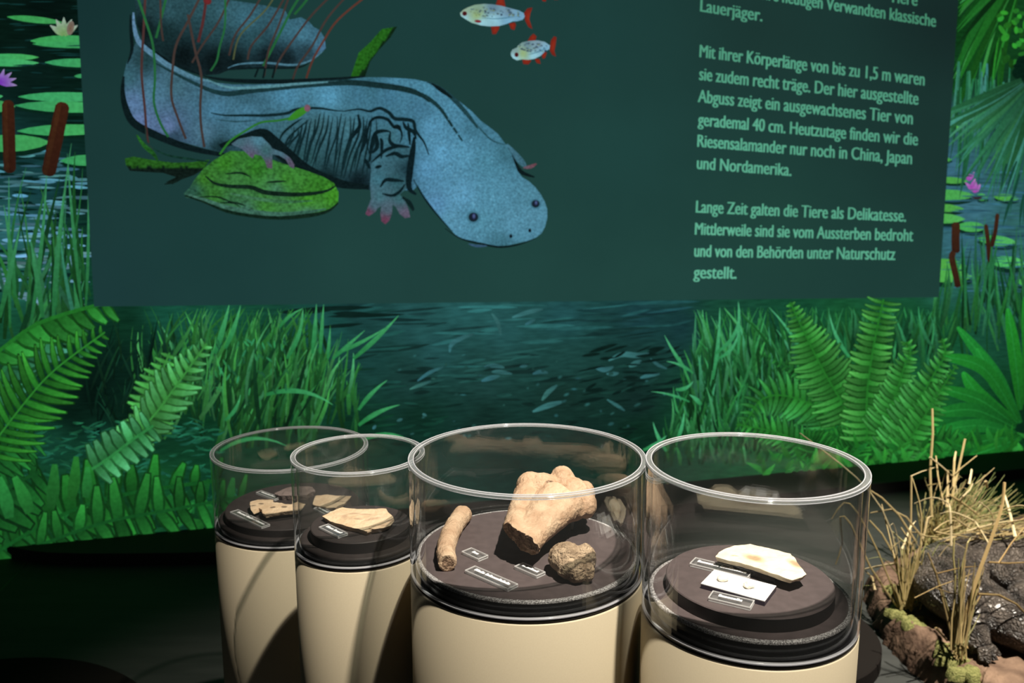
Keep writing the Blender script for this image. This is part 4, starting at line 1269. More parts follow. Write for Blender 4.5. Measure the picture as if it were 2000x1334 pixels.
CREAM0, CREAM1 = (.60, .42, .265), (.72, .545, .37)
m1 = slab_material('dent_shade_limestone', CREAM0, CREAM1, [(-.035, .018, .0075, .005, .1), (-.050, .004, .008, .004, .1), (.000, -.006, .0075, .0055, .2), (.026, -.002, .008, .006, 0)], (.10, .065, .045), .35)  # dents are not modelled; the shade inside them is put in as dark spots
s1 = slab('fossil_slab', Z11([(535, 345), (700, 290), (1045, 290), (1030, 340), (1210, 355), (1300, 385), (1450, 385), (1560, 330), (1740, 385), (1640, 520), (1330, 540), (1020, 590), (870, 610), (800, 570), (800, 500), (720, 465), (560, 525), (540, 430)], 440, 950), CASE['rear_left']['zs'] + .020, .010, m1,
          'pale stepped fossil slab with four dents painted dark in the rearmost case', 'fossil slab', 1)
m = MB(); q = [at_z(x, y, CASE['rear_left']['zs'] + .0095) for x, y in [(506, 1003), (530, 985), (585, 985), (560, 1003)]]
m.box([q[0], q[3], q[2], q[1]], .0095)
tag(m.build('stone_support', M_gloss), 'small black block holding up the stepped pale slab', 'support')
m2 = slab_material('cross_limestone', CREAM0, CREAM1, [(.022, .000, .020, .0022, -.1), (.016, -.001, .0022, .016, -.35)], (.17, .10, .075), .5)
slab('fossil_slab', Z11([(120, 280), (150, 180), (180, 90), (400, 70), (700, 85), (960, 100), (880, 200), (810, 260), (700, 300), (620, 350), (420, 345), (230, 310)], 600, 960), CASE['rear_left']['zs'] + .010, .010, m2,
     'pale fossil slab marked with a dark cross, in the rearmost case', 'fossil slab', 2)
slab('fossil_stone', Z11([(1065, 165), (1200, 65), (1440, 5), (1660, -5), (1800, 0), (1900, 20), (1950, 100), (1870, 130), (1780, 180), (1600, 200), (1440, 212), (1200, 205)], 440, 950), CASE['rear_left']['zs'] + .013, .013, M_grey_stone,
     'flat mauve grey stone at the back of the rearmost case', 'stone', 3, wob=.003)
m3 = slab_material('leaf_limestone', CREAM0, CREAM1, [(.030, -.008, .022, .006, .5), (.012, .016, .016, .005, .2), (-.012, .020, .015, .005, .1), (.000, -.008, .010, .006, 0), (-.028, .004, .007, .012, 0)], (.44, .29, .19), .7)
s3 = slab('fossil_slab', Z11([(325, 545), (410, 490), (500, 440), (620, 390), (750, 350), (900, 362), (1080, 382), (1300, 380), (1560, 372), (1710, 378), (1760, 450), (1860, 540), (1890, 640), (1800, 740), (1640, 800), (1430, 830), (1300, 870), (1100, 810), (900, 770), (700, 690), (500, 640), (390, 580)], 600, 960), CASE['left']['zs'] + .010, .010, m3,
          'large cream fossil slab with faint stains in the slimmest case', 'fossil slab', 4, wob=.002, undercut=.08)
slab('slab_flake', Z11([(1330, 790), (1560, 690), (1800, 590), (1868, 560), (1885, 640), (1800, 735), (1640, 790), (1450, 815)], 600, 960), CASE['left']['zs'] + .0125, .0022, m3, None, None, 5, wob=.0008)
fl = bpy.data.objects['slab_flake']
fl.location = fl.location - s3.location; fl.parent = s3
for k_ in ('label', 'category'):
    if k_ in fl: del fl[k_]

# right case: tilted pale slab on a support, white card with two teeth
zR = CASE['right']['zs']
m4 = slab_material('bleached_limestone', (.80, .66, .46), (.88, .76, .57), [(-.012, .006, .013, .021, .65), (.050, -.018, .011, .021, .5), (-.042, .012, .007, .003, 0)], (.33, .20, .10), .7)
s4 = slab('fossil_slab', Z11([(165, 360), (230, 270), (330, 220), (430, 190), (520, 150), (640, 145), (810, 122), (960, 165), (1150, 195), (1330, 240), (1560, 300), (1640, 380), (1700, 480), (1790, 600), (1850, 685), (1770, 740), (1600, 790), (1420, 740), (1340, 705), (1080, 610), (830, 530), (600, 460), (420, 425)], 1380, 1050, 9.524), zR + .0215, .0075, m4,
          'bright bleached fossil slab with tan stains in the nearest case', 'fossil slab', 6, wob=.002, undercut=.06)
m = MB(); q = [at_z(x, y, zR + .0138) for x, y in [(1432, 1100), (1450, 1078), (1530, 1100), (1512, 1124)]]
m.box([q[0], q[3], q[2], q[1]], .0138)
tag(m.build('stone_support', M_gloss), 'dark block hidden under the bright bleached slab', 'support')
m = MB(); q = [at_z(x, y, zR + .0085) for x, y in [(1368.9, 1139.3), (1395, 1112.5), (1516.4, 1144), (1493.8, 1174)]]
card = thing('specimen_card', ((q[0] + q[2]) * .5).xy.to_tuple() + (zR,), 'white card block carrying two tiny teeth in the nearest case', 'card')
m.box([q[0], q[3], q[2], q[1]], .0012)
m.build('white_top', mat('white_card', (.86, .85, .84), .6), card)
m = MB(); q2 = [v - Vector((0, 0, .00125)) for v in q]
m.box([q2[0], q2[3], q2[2], q2[1]], .0072)
m.build('card_base', mat('violet_black_board', (.035, .025, .045), .4), card)
M_tooth = noisy('tooth', (.74, .66, .53), (.86, .80, .70), 300, rough=.5, bump=.2, bscale=500)
for (x, y, sx, sy, lb) in [(1412, 1134, .017, .007, 'tiny cream tooth at the left on the white card'), (1463, 1147, .017, .008, 'tiny cream tooth at the right on the white card')]:
    c = at_z(x, y, zR + .0085)
    bm = bmesh.new(); bmesh.ops.create_icosphere(bm, subdivisions=4, radius=1)
    for v in bm.verts:
        k = 1 + .18 * nz(v.co + Vector((x, 0, 0)), 2.1)
        v.co = Vector((v.co.x * sx * .5 * k, v.co.y * sy * k * (1 - .35 * v.co.x), max(-.0005, v.co.z * .0045 * k + .0035)))
    bmesh.ops.rotate(bm, verts=bm.verts, matrix=Matrix.Rotation(-.3, 3, 'Z'))
    me = bpy.data.meshes.new('fossil_tooth'); bm.to_mesh(me); bm.free()
    o = link('fossil_tooth', me, M_tooth, None, True); o.location = (c.x, c.y, zR + .0086)
    tag(o, lb, 'tooth', None)


# bones: balls and tapered rods welded with a voxel remesh, then roughened
def weld(name, balls, rods, voxel, mat_, smooth_it, disp, label, cat, base_z, cuts=None, mat2=None, cutfn=None):
    bm = bmesh.new()
    for (c, r3, rot) in balls:
        res = bmesh.ops.create_icosphere(bm, subdivisions=3, radius=1)
        M = Matrix.Translation(c) @ rot.to_4x4() @ Matrix.Diagonal((*r3, 1))
        bmesh.ops.transform(bm, matrix=M, verts=res['verts'])
    mb = MB()
    for pts, rad in rods:
        mb.tube(pts, rad, 20)
    me = bpy.data.meshes.new(name)
    bm.to_mesh(me); bm.free()
    me2 = mb.mesh('r') if rods else None
    bm = bmesh.new(); bm.from_mesh(me)
    if me2: bm.from_mesh(me2)
    bmesh.ops.recalc_face_normals(bm, faces=bm.faces)
    bm.to_mesh(me); bm.free()
    o = bpy.data.objects.new(name, me); C.objects.link(o)
    md = o.modifiers.new('r', 'REMESH'); md.mode = 'VOXEL'; md.voxel_size = voxel
    md2 = o.modifiers.new('s', 'SMOOTH'); md2.iterations = smooth_it; md2.factor = .5
    bpy.context.view_layer.update()
    fin = bpy.data.meshes.new_from_object(o.evaluated_get(bpy.context.evaluated_depsgraph_get()))
    o.modifiers.clear()
    o.data = fin
    fin.name = name
    fin.materials.clear(); fin.materials.append(mat_)
    bm = bmesh.new(); bm.from_mesh(fin)
    bm.normal_update()
    for v in bm.verts:
        p_ = v.co.copy()
        v.co += v.normal * (nz(p_, 70) * disp + nz(p_, 200) * disp * .5)
        if cutfn: v.co = cutfn(v.co)
        if v.co.z < base_z: v.co.z = base_z
    if mat2:
        fin.materials.append(mat2[0])
        for f in bm.faces:
            if mat2[1](f.calc_center_median(), f.normal): f.material_index = 1
    for f in bm.faces: f.smooth = True
    bm.to_mesh(fin); bm.free()
    cs = [v.co for v in fin.vertices]
    ce = sum(cs, Vector((0, 0, 0))) / len(cs)
    fin.transform(Matrix.Translation((-ce.x, -ce.y, -base_z)))
    o.location = (ce.x, ce.y, base_z)
    tag(o, label, cat)
    return o


zM = CASE['middle']['zs']
I3 = Matrix.Identity(3)
A = at_y(1012, 1056, 1.352); B = at_y(1050, 1012, 1.415); Cc = at_y(1088, 975, 1.475)
ax = (Cc - A).normalized()
side = ax.cross(Vector((0, 0, 1))).normalized()
upv = side.cross(ax)
balls = [
    (at_y(1036, 952, 1.51), (.028, .034, .030), I3),
    (at_y(1060, 953, 1.50), (.032, .036, .028), I3),
    (at_y(1098, 942, 1.525), (.0255, .040, .031), I3),
    (at_y(1142, 964, 1.515), (.020, .030, .024), I3),
    (at_y(1118, 966, 1.50), (.032, .038, .034), I3),
    (at_y(1144, 986, 1.48), (.0205, .028, .026), I3),
    (at_y(1014, 985, 1.50), (.012, .018, .022), I3),
    (at_y(1075, 990, 1.46), (.044, .034, .024), I3),
    (at_y(1110, 995, 1.465), (.036, .028, .022), I3),
]
rods = [([at_y(992, 1050, 1.335), at_y(1003, 1038, 1.36), at_y(1014, 1008, 1.42), at_y(1032, 965, 1.49)], [.019, .020, .023, .028]),
        ([at_y(1006, 1070, 1.315), at_y(1020, 1052, 1.35), at_y(1050, 1012, 1.415), at_y(1085, 968, 1.48)], [.021, .022, .029, .034]),
        ([at_y(1022, 1078, 1.300), at_y(1033, 1062, 1.335), at_y(1062, 1026, 1.39), at_y(1118, 982, 1.47)], [.019, .020, .025, .027])]


CUT_P = at_y(1012, 1052, 1.350)
CUT_N = Vector((-.70, -.60, -.38)).normalized()


def bone_cut(v):
    # jagged oblique break at the near end of the shaft
    d = (v - CUT_P).dot(CUT_N)
    lim = .002 + .006 * nz(v, 60) + .003 * nz(v, 170)
    if d > lim:
        rr = (v - CUT_P) - CUT_N * d
        v = v - CUT_N * (d - lim)
        if rr.length < .022: v = v - CUT_N * (.005 * (1 - rr.length / .022) + .003 * abs(nz(v, 240)))
    return v


weld('fossil_bone', balls, rods, .0022, M_bone, 5, .0014, 'large tan leg bone end with broken shaft and rounded knuckles', 'bone', zM + .0003, cutfn=bone_cut,
     mat2=(M_break_pit, lambda c, n: ((c - CUT_P).dot(CUT_N) > -.008 and n.dot(CUT_N) > .55) or (c - at_y(1010, 985, 1.49)).length < .014 or (c - at_y(1075, 944, 1.475)).length < .0085))  # last patch: shade of the pit between the knuckles put in as colour
for (x, y, Y, lb) in [(1060, 1012, 1.425, 'clear acrylic peg under the shaft of the large tan bone'), (1118, 985, 1.49, 'clear acrylic peg under the knuckle end of the large tan bone')]:
    m = MB(); c = at_y(x, y, Y)
    m.tube([(c.x, c.y, zM), (c.x, c.y, c.z - .020)], [.0035, .0035], 10)
    tag(m.build('bone_peg', M_label), lb, 'stand')

balls = [(at_y(1108, 1088, 1.305), (.031, .030, .025), I3), (at_y(1092, 1090, 1.31), (.018, .024, .020), I3), (at_y(1140, 1092, 1.305), (.021, .026, .026), I3), (at_y(1126, 1116, 1.275), (.018, .018, .020), I3), (at_y(1148, 1118, 1.272), (.011, .013, .016), I3), (at_y(1110, 1110, 1.28), (.020, .018, .018), I3)]
weld('fossil_bone', balls, [], .0018, M_bone2, 3, .0028, 'small knobbly pitted bone lying right of the large bone', 'bone', zM + .0003)
# long curved bone
pa = [(874, 1100), (871, 1075), (877, 1050), (889, 1025), (905, 1004)]
rods = [([at_z(x, y, zM + .0150) for x, y in spline(pa, 5)], [.0160 + .0025 * (i / 20) for i in range(21)])]
e0 = at_z(875, 1102, zM + .015)


def rib_cut(v):
    d = v - e0
    ee = (at_z(871, 1078, zM + .015) - e0).normalized()
    t = d.dot(ee)
    lim = .003 * nz(v, 120)
    if t < lim:
        v = v + ee * (lim - t)
        rr = v - e0 - ee * (v - e0).dot(ee)
        if rr.length < .010: v = v + ee * .008 * (1 - rr.length / .010)
    return v


weld('fossil_bone', [], rods, .0018, M_bone, 4, .0012, 'long slender curved bone at the left of the widest case', 'bone', zM + .0003, cutfn=rib_cut,
     mat2=(M_break_pit, lambda c, n: (c - e0).length < .0115 and n.y < -.2))

# ------------------------------------------------------------------ alligator on its mud bank
M_mud = noisy('dried_mud', (.085, .052, .036), (.24, .155, .105), 9, rough=.9, bump=1., bscale=45, spec=.15, c2=(.17, .108, .074))
M_moss = noisy('moss', (.13, .14, .045), (.30, .29, .11), 90, rough=.95, bump=1., bscale=180, spec=.1)
BZ = .12


def gpt(x, y, z):
    return at_z(x, y, z)


edge = [(1690, 1152), (1693, 1185), (1708, 1222), (1732, 1262), (1770, 1304), (1822, 1345), (1900, 1392), (2010, 1430)]
near = [gpt(x, y, 0).xy for x, y in edge]
far = [Vector((3.3, 2.65)), Vector((3.6, 3.2)), Vector((3.3, 3.9)), Vector((2.75, 4.0)), Vector((2.25, 3.78)), Vector((1.92, 3.60))]
outl = [tuple(v) for v in near] + [tuple(v) for v in far]
outl = spline(outl + [outl[0]], 8)[:-1]
cen = Vector((sum(a for a, b in outl) / len(outl), sum(b for a, b in outl) / len(outl)))
m = MB()
NR = 26
rings = []
for j in range(NR + 1):
    t = j / NR
    for i, (a, b) in enumerate(outl):
        # profile: steep side then a rounded crest falling to a hollow under the animal
        inn = max(0, (t - .16) / .84)
        k = 1 - .10 * min(1, t / .16) - .9 * inn
        x = cen.x + (a - cen.x) * k; y = cen.y + (b - cen.y) * k
        hgt = sin(min(1, t / .2) * pi / 2) ** .6 * .115
        if t > .34: hgt -= min(1, (t - .34) / .2) * .035
        nn = nz((x, y, .3), 6) * .020 + nz((x, y, .7), 18) * .014 + nz((x, y, 1.1), 45) * .011
        side_ = (nz((x, y, hgt * 3), 30) * .024 + nz((x, y, hgt * 4), 60) * .014) * (1 - min(1, t / .25))
        d = Vector((a - cen.x, b - cen.y)).normalized()
        rings.append((x + d.x * side_, y + d.y * side_, max(0.001 if j else 0, hgt + nn * min(1, t / .1)) if j else 0))
n_ = len(outl)
fs = [(j * n_ + i, j * n_ + (i + 1) % n_, (j + 1) * n_ + (i + 1) % n_, (j + 1) * n_ + i) for j in range(NR) for i in range(n_)]
m.add(rings, fs)
bank = thing('mud_bank', (cen.x, cen.y, 0), 'brown dried mud bank with moss under the dark alligator', 'mud bank')
m.build('mud_mound', M_mud, bank, True)


def moss(px, r, seed):
    c = at_z(*px, BZ + .01)
    mb = MB()
    n1, n2 = 26, 7
    vs = []
    for j in range(n2 + 1):
        t = j / n2
        for i in range(n1):
            a = 2 * pi * i / n1
            rad = r * t * (1 + .75 * nz((cos(a) * 1.6, sin(a) * 1.6, seed), 1) + .25 * nz((cos(a) * 5, sin(a) * 5, seed), 1))
            x, y = c.x + cos(a) * rad * 1.2, c.y + sin(a) * rad
            vs.append((x, y, BZ - .006 + .007 * (1 - t * t) + nz((x, y, .7), 18) * .012 + nz((x, y, seed), 90) * .006 - (.03 if j == n2 else 0)))
    mb.add(vs, [(j * n1 + i, j * n1 + (i + 1) % n1, (j + 1) * n1 + (i + 1) % n1, (j + 1) * n1 + i) for j in range(n2) for i in range(n1)])
    mb.build('moss_patch', M_moss, bank, True)


for i, (px, r) in enumerate([((1756, 1184), .035), ((1787, 1206), .05), ((1746, 1142), .034), ((1862, 1276), .04), ((1892, 1302), .045), ((1846, 1254), .035)]):
    moss(px, r, i * 3.1)

# hide of the alligator
M_hide = noisy('alligator_hide', (.034, .029, .026), (.15, .125, .105), 14, rough=.36, spec=.55, c2=(.085, .070, .060))
n, l, b = nodes(M_hide)
tc = n.new('ShaderNodeTexCoord')
vo = n.new('ShaderNodeTexVoronoi'); vo.inputs['Scale'].default_value = 62; vo.feature = 'DISTANCE_TO_EDGE'
dn_ = n.new('ShaderNodeTexNoise'); dn_.inputs['Scale'].default_value = 16; dn_.inputs['Detail'].default_value = 5
l.new(tc.outputs['Object'], dn_.inputs['Vector'])
dv = n.new('ShaderNodeVectorMath'); dv.operation = 'MULTIPLY_ADD'
dv.inputs[1].default_value = (.09, .09, .09)
l.new(dn_.outputs['Color'], dv.inputs[0]); l.new(tc.outputs['Object'], dv.inputs[2])
l.new(dv.outputs[0], vo.inputs['Vector'])
mr = n.new('ShaderNodeMapRange'); mr.inputs['From Max'].default_value = .25
l.new(vo.outputs['Distance'], mr.inputs[0])
bp = n.new('ShaderNodeBump'); bp.inputs['Strength'].default_value = .85; bp.inputs['Distance'].default_value = .012
l.new(mr.outputs[0], bp.inputs['Height']); l.new(bp.outputs[0], b.inputs['Normal'])


def loft(path, rows, n=64, flatten=.85, bump=.0038, cells=(14, 9), belly=.1):
    """body tube: path of (Vector, radius) with rows of raised scutes on the upper side"""
    P = spline([(*p, r) for p, r in path], rows)
    vs = []
    N = len(P)
    s = 0
    for i, q in enumerate(P):
        c = Vector(q[:3]); r = q[3]
        d = (Vector(P[min(i + 1, N - 1)][:3]) - Vector(P[max(i - 1, 0)][:3])).normalized()
        if i: s += (c - Vector(P[i - 1][:3])).length
        a = d.cross(Vector((0, 0, 1))).normalized(); u = a.cross(d).normalized()
        for k in range(n):
            t = 2 * pi * k / n
            ny = sin(t)
            tp = max(0, ny + .15)
            row = s / .055
            col = t / (2 * pi) * 22
            off = .5 * (int(row) % 2)
            fr = (row % 1) - .5; fc = ((col + off) % 1) - .5
            sc = max(0, 1 - (abs(fr) * 2) ** 2.2) * max(0, 1 - (abs(fc) * 2) ** 2.2)
            rr = r * (1 + .03 * nz((c.x + cos(t) * r, c.y, c.z + sin(t) * r), 14) + .03 * nz((c.x + cos(t) * r, c.y, c.z + sin(t) * r), 45)) + bump * sc * min(1, tp * 1.6 + .12)
            if ny < 0: rr *= 1 - .12 * (-ny)
            vs.append(c + a * (cos(t) * rr) + u * (sin(t) * rr * flatten))
    fs = [(i * n + k, i * n + (k + 1) % n, (i + 1) * n + (k + 1) % n, (i + 1) * n + k) for i in range(N - 1) for k in range(n)]
    fs.append(tuple(range(n))[::-1]); fs.append(tuple((N - 1) * n + k for k in range(n)))
    return vs, fs


def G(x, y, Y): return at_y(x, y, Y)


m = MB()
# trunk from the right, hips at the left, tail swinging to the lower right
path = [(gpt(2260, 1080, .24), .135), (gpt(2120, 1088, .24), .140), (gpt(1990, 1092, .235), .135), (gpt(1905, 1104, .23), .135), (gpt(1850, 1126, .225), .135), (gpt(1868, 1158, .215), .132), (gpt(1930, 1195, .195), .112), (gpt(2000, 1232, .175), .092), (gpt(2110, 1280, .16), .078), (gpt(2260, 1320, .145), .060)]
vs, fs = loft(path, 12)
m.add(vs, fs)
gat = thing('alligator', (gpt(1890, 1130, .1).x, gpt(1890, 1130, .1).y, .08), 'dark scaly alligator lying on the mud bank among dry grass', 'alligator')


def limb(pts, rads, n=22):
    P = spline([(*p, r) for p, r in zip(pts, rads)], 9)
    N = len(P)
    vs = []; s_ = 0
    for i, q in enumerate(P):
        c = Vector(q[:3]); r = q[3]
        d = (Vector(P[min(i + 1, N - 1)][:3]) - Vector(P[max(i - 1, 0)][:3])).normalized()
        if i: s_ += (c - Vector(P[i - 1][:3])).length
        a = d.cross(Vector((.3, 1, .2))).normalized(); u = a.cross(d)
        f = abs(sin(s_ / .024 * pi))
        for k in range(n):
            t = 2 * pi * k / n
            rr = r * (.95 + .13 * f ** .6) + .002 * nz((c.x + cos(t), c.y + sin(t), c.z), 9)
            vs.append(c + a * (cos(t) * rr) + u * (sin(t) * rr))
    m.add(vs, [(i * n + k, i * n + (k + 1) % n, (i + 1) * n + (k + 1) % n, (i + 1) * n + k) for i in range(N - 1) for k in range(n)] + [tuple(range(n))[::-1], tuple((N - 1) * n + k for k in range(n))])


limb([gpt(1885, 1165, .235), gpt(1900, 1195, .22), gpt(1903, 1225, .19), gpt(1908, 1252, .165), gpt(1918, 1268, .15)], [.068, .054, .045, .040, .034])
for (x, y, r) in [(1917, 1292, .013), (1930, 1296, .014), (1944, 1290, .013), (1952, 1280, .011)]:
    a = gpt(1918, 1266, .15); e = at_z(x, y, BZ + .012)
    mid = a.lerp(e, .55) + Vector((0, 0, .014))
    limb([a, mid, e], [.020, r * 1.15, r * .6], 12)
# far hind leg folded between trunk and tail
limb([gpt(1935, 1095, .26), gpt(1962, 1122, .27), gpt(1985, 1138, .26), gpt(2030, 1150, .25)], [.055, .050, .046, .04])
limb([gpt(2030, 1150, .25), gpt(1992, 1160, .25), gpt(2000, 1182, .24), gpt(2030, 1200, .22)], [.04, .040, .036, .03])
m.build('body', M_hide, gat, True)

# ------------------------------------------------------------------ dry grass
M_straw = bpy.data.materials.new('dry_straw')
M_straw.use_nodes = True
n, l, b = nodes(M_straw)
at = n.new('ShaderNodeAttribute'); at.attribute_name = 'Col'
l.new(at.outputs['Color'], b.inputs['Base Color'])
b.inputs['Roughness'].default_value = .6
STRAW = [(.56, .43, .22), (.48, .36, .17), (.64, .52, .30), (.38, .29, .13), (.32, .29, .12)]
GREEN = [(.15, .19, .055), (.20, .23, .07), (.26, .27, .09), (.34, .31, .12)]


def stem(mb, pts, r0, r1, col):
    """one straw through points (Vectors); kinks stay sharp"""
    n_ = len(pts)
    rad = [r0 + (r1 - r0) * i / (n_ - 1) for i in range(n_)]
    mb.tube(pts, rad, 5, (*col, 1), flat=.55)


def sv(c): 
    f = random.uniform(.8, 1.2)
    return tuple(v * f for v in c)


def pxs(pts, Y0, Y1):
    n_ = len(pts)
    return [at_y(x, y, Y0 + (Y1 - Y0) * i / (n_ - 1)) for i, (x, y) in enumerate(pts)]


def curve_px(pts, n=5): return spline(pts, n)


random.seed(21)
# tuft behind the alligator
mb = MB()
YB = 3.62
for _ in range(190):
    x0 = random.uniform(1795, 1900); y0 = random.uniform(1052, 1082)
    a = radians(random.triangular(-8, 74, 48)); ln = random.uniform(50, 165) * (1 if a > .3 else .75)
    x1, y1 = x0 + sin(a) * ln, y0 - cos(a) * ln
    mx, my = (x0 + x1) / 2 - 4, (y0 + y1) / 2 - ln * .05
    q = curve_px([(x0, y0), (mx, my), (x1, y1)], 3)
    dY = random.uniform(-.12, .12)
    stem(mb, pxs(q, YB + dY, YB + dY + random.uniform(-.08, .08)), .0035, .0012, sv(random.choice(GREEN + STRAW[1:2])))
for _ in range(90):
    x0 = random.uniform(1800, 1870); y0 = random.uniform(1040, 1085)
    x1 = x0 + random.uniform(-14, 18); y1 = y0 - random.uniform(25, 80)
    stem(mb, pxs(curve_px([(x0, y0), ((x0 + x1) / 2 + random.uniform(-3, 3), (y0 + y1) / 2), (x1, y1)], 2), 3.5, 3.5 + random.uniform(-.05, .05)), .0036, .0018, sv(random.choice([(.34, .30, .11), (.42, .34, .13), (.28, .25, .09)])))
for q, r in [([(1820, 1010), (1818, 960), (1817, 920), (1822, 845), (1821, 798)], .006), ([(1843, 985), (1832, 930), (1828, 890)], .004), ([(1850, 990), (1852, 950), (1852, 918)], .007), ([(1860, 970), (1866, 940), (1870, 925), (1878, 890), (1885, 857)], .006), ([(1862, 950), (1864, 900), (1867, 882)], .0055), ([(1860, 930), (1880, 912), (1908, 890)], .0045),
                ([(1816, 893), (1840, 912), (1862, 932)], .0045), ([(1810, 948), (1840, 943)], .004), ([(1893, 946), (1898, 917)], .007), ([(1880, 970), (1893, 958), (1900, 945)], .0055), ([(1854, 966), (1885, 986), (1913, 1008)], .006), ([(1779, 930), (1800, 921), (1826, 913)], .0035), ([(1905, 945), (1930, 925), (1942, 914)], .003), ([(1925, 940), (1928, 952)], .007)]:
    stem(mb, pxs(q, 3.45, 3.50), r, r * .75, sv(random.choice(STRAW[:4])))
for _ in range(60):
    x0 = random.uniform(1805, 1900); y0 = random.uniform(1040, 1080)
    a = random.gauss(.7, .55); ln = random.uniform(70, 170)
    x1, y1 = x0 + sin(a) * ln, y0 - abs(cos(a)) * ln * .8
    q = curve_px([(x0, y0), (x0 + (x1 - x0) * .35, y0 + (y1 - y0) * .6), (x0 + (x1 - x0) * .7, y0 + (y1 - y0) * .95), (x1 + random.uniform(0, 20), y1 + random.uniform(4, 26))], 4)
    stem(mb, pxs(q, 3.5, 3.5 + random.uniform(-.15, .1)), .0024, .0010, sv(random.choice(STRAW + GREEN[2:])))
t_ = mb.build('dry_grass_tuft', M_straw, None)
tag(t_, 'tallest tuft of green and straw coloured grass behind the alligator back', 'dry grass')

# tuft at the left end of the bank
mb = MB()
YL = 2.93
for q, r in [([(1764, 1190), (1768, 1120), (1776, 1060), (1779, 1020), (1780, 930)], .006), ([(1768, 1190), (1776, 1130), (1790, 1090), (1806, 1040), (1812, 1012), (1822, 1009)], .006), ([(1774, 1194), (1790, 1150), (1808, 1116), (1835, 1084)], .006), ([(1760, 1186), (1760, 1120), (1762, 1072), (1772, 1040)], .005), ([(1762, 1072), (1778, 1030), (1788, 1018)], .005),
            ([(1770, 1180), (1786, 1120), (1795, 1095), (1800, 1010), (1790, 960), (1781, 932)], .004), ([(1796, 1098), (1820, 1130), (1802, 1172)], .005), ([(1762, 1136), (1750, 1090), (1722, 1042), (1698, 1016)], .005), ([(1758, 1140), (1740, 1060), (1722, 985)], .004), ([(1790, 1060), (1755, 1005), (1722, 972), (1700, 958)], .005), ([(1800, 1048), (1770, 1010), (1740, 995), (1700, 1002)], .0045),
            ([(1754, 1100), (1715, 1106), (1688, 1112)], .006), ([(1709, 1152), (1704, 1128), (1690, 1115)], .005), ([(1766, 1060), (1750, 1045), (1738, 1034)], .004), ([(1743, 1068), (1762, 1054)], .003), ([(1832, 1050), (1810, 1048), (1790, 1040), (1770, 1040)], .004), ([(1812, 1148), (1796, 1104), (1780, 1062), (1760, 1030)], .0045),
            ([(1766, 1184), (1742, 1040), (1700, 962), (1640, 905), (1562, 846)], .0036), ([(1758, 1188), (1716, 1080), (1674, 1000), (1648, 982), (1624, 1014)], .004), ([(1756, 1190), (1700, 1108), (1662, 1024), (1641, 1010), (1645, 1060), (1632, 1102)], .0045)]:
    stem(mb, pxs(curve_px(q, 2) if len(q) > 4 else q, YL, YL + .06), r, r * .6, sv(random.choice(STRAW)))
for _ in range(46):
    x0 = random.uniform(1758, 1782); y0 = random.uniform(1170, 1196)
    x1 = x0 + random.gauss(8, 16); y1 = y0 - random.uniform(35, 125)
    stem(mb, pxs([(x0, y0), ((x0 + x1) / 2 + random.uniform(-4, 4), (y0 + y1) / 2), (x1, y1)], YL - .02, YL), random.uniform(.002, .0042), .0018, sv(random.choice([(.30, .23, .09), (.40, .30, .13), (.26, .22, .09)])))
for _ in range(34):
    x0 = random.uniform(1755, 1800); y0 = random.uniform(1130, 1194)
    a = random.gauss(.25, .7); ln = random.uniform(50, 150)
    x1, y1 = x0 + sin(a) * ln, y0 - abs(cos(a)) * ln
    q = curve_px([(x0, y0), (x0 + (x1 - x0) * .35, y0 + (y1 - y0) * .6), (x0 + (x1 - x0) * .7, y0 + (y1 - y0) * .95), (x1 + random.uniform(-6, 14), y1 + random.uniform(4, 30))], 4)
    stem(mb, pxs(q, YL, YL + random.uniform(-.05, .12)), .0022, .0009, sv(random.choice(STRAW + GREEN[2:])))
t_ = mb.build('dry_grass_tuft', M_straw, None)
tag(t_, 'straw tuft with bent stalks at the left end of the mud bank', 'dry grass')

# tuft in front of the alligator
mb = MB()
YF = 2.585
for q, r in [([(1860, 1270), (1864, 1180), (1866, 1130), (1862, 1090), (1864, 1050)], .005), ([(1874, 1285), (1890, 1190), (1908, 1130), (1926, 1080), (1944, 1030), (1958, 985), (1962, 942)], .008), ([(1880, 1280), (1900, 1180), (1915, 1110), (1930, 1065)], .007), ([(1866, 1272), (1846, 1190), (1828, 1118), (1812, 1080)], .005), ([(1870, 1274), (1858, 1210), (1836, 1140), (1818, 1100)], .004),
            ([(1872, 1240), (1886, 1210), (1918, 1160), (1930, 1158)], .005), ([(1868, 1262), (1876, 1120), (1890, 1060), (1896, 1050)], .004), ([(1786, 1168), (1830, 1146), (1880, 1128), (1900, 1120)], .003), ([(1830, 1120), (1880, 1108), (1910, 1106)], .0035), ([(1950, 1100), (1976, 1060), (2010, 1020)], .004), ([(1910, 1160), (1950, 1162), (1985, 1180), (2004, 1200)], .006), ([(1828, 1226), (1850, 1252)], .005), ([(1888, 1266), (1886, 1248), (1892, 1240)], .006), ([(1850, 1262), (1872, 1258)], .004), ([(1930, 1098), (1970, 1100), (2010, 1098)], .005),
            ([(1826, 1148), (1856, 1158), (1884, 1162)], .0025)]:
    stem(mb, pxs(curve_px(q, 2) if len(q) > 4 else q, YF, YF + .05), r, r * .6, sv(random.choice([(.38, .25, .10), (.46, .32, .14), (.30, .21, .09), (.30, .25, .10)])))
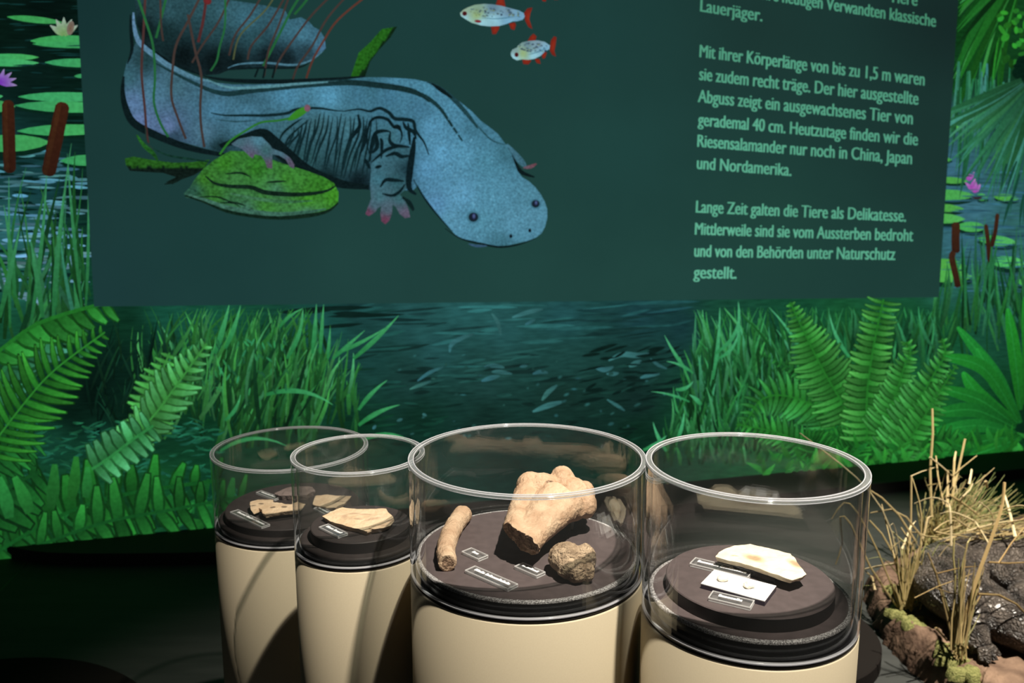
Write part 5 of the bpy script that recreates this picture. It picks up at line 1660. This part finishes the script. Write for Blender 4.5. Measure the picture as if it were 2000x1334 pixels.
for _ in range(30):
    x0 = random.uniform(1856, 1888); y0 = random.uniform(1255, 1290)
    x1 = x0 + random.gauss(14, 13); y1 = y0 - random.uniform(40, 200)
    stem(mb, pxs([(x0, y0), ((x0 + x1) / 2 - random.uniform(-3, 4), (y0 + y1) / 2), (x1, y1)], YF - .02, YF + .02), random.uniform(.002, .0044), .0018, sv(random.choice([(.26, .20, .08), (.34, .25, .11), (.22, .20, .08)])))
t_ = mb.build('dry_grass_tuft', M_straw, None)
tag(t_, 'brown stalk tuft in front of the alligator by its foot', 'dry grass')

# straw lying over the back
mb = MB()
for _ in range(110):
    x0 = random.uniform(1820, 2040); y0 = random.uniform(1036, 1076) - max(0, (x0 - 1900)) * .03
    a = random.gauss(.02, .22); ln = random.uniform(40, 150)
    dx, dy = cos(a) * ln, -sin(a) * ln
    Y = 3.02 + random.uniform(-.04, .25)
    q = curve_px([(x0, y0), (x0 + dx / 2, y0 + dy / 2 - random.uniform(-4, 12)), (x0 + dx, y0 + dy)], 3)
    stem(mb, pxs(q, Y, Y + random.uniform(0, .1)), random.uniform(.0025, .0045), .0018, sv(random.choice(STRAW)))
for q, r in [([(1858, 1066), (1856, 1000), (1850, 982), (1820, 972), (1786, 984)], .0045), ([(1930, 1060), (1912, 1030), (1900, 1016), (1860, 1000), (1836, 1004)], .004), ([(1983, 1048), (1972, 1000), (1962, 966)], .006), ([(2010, 990), (1985, 988), (1950, 1000), (1910, 1010)], .004), ([(1862, 1010), (1900, 1034), (1950, 1046), (2000, 1064)], .0035), ([(1916, 1016), (1940, 1016), (1950, 1020)], .003), ([(2004, 1014), (1970, 1022), (1950, 1036), (1930, 1044)], .004), ([(1946, 1008), (1962, 1004), (1970, 1010)], .003),
            ([(1910, 1042), (1918, 1050), (1926, 1068)], .006), ([(1836, 1084), (1880, 1062), (1920, 1050), (1990, 1040)], .005), ([(1830, 1110), (1880, 1072), (1930, 1058)], .004), ([(1912, 980), (1935, 1000), (1946, 1040)], .003)]:
    stem(mb, pxs(curve_px(q, 3), 2.98, 3.08), r, r * .6, sv(random.choice(STRAW[:3])))
t_ = mb.build('loose_straw', M_straw, None)
tag(t_, 'loose pale straw strewn over the alligator back', 'straw')
t_['kind'] = 'stuff'
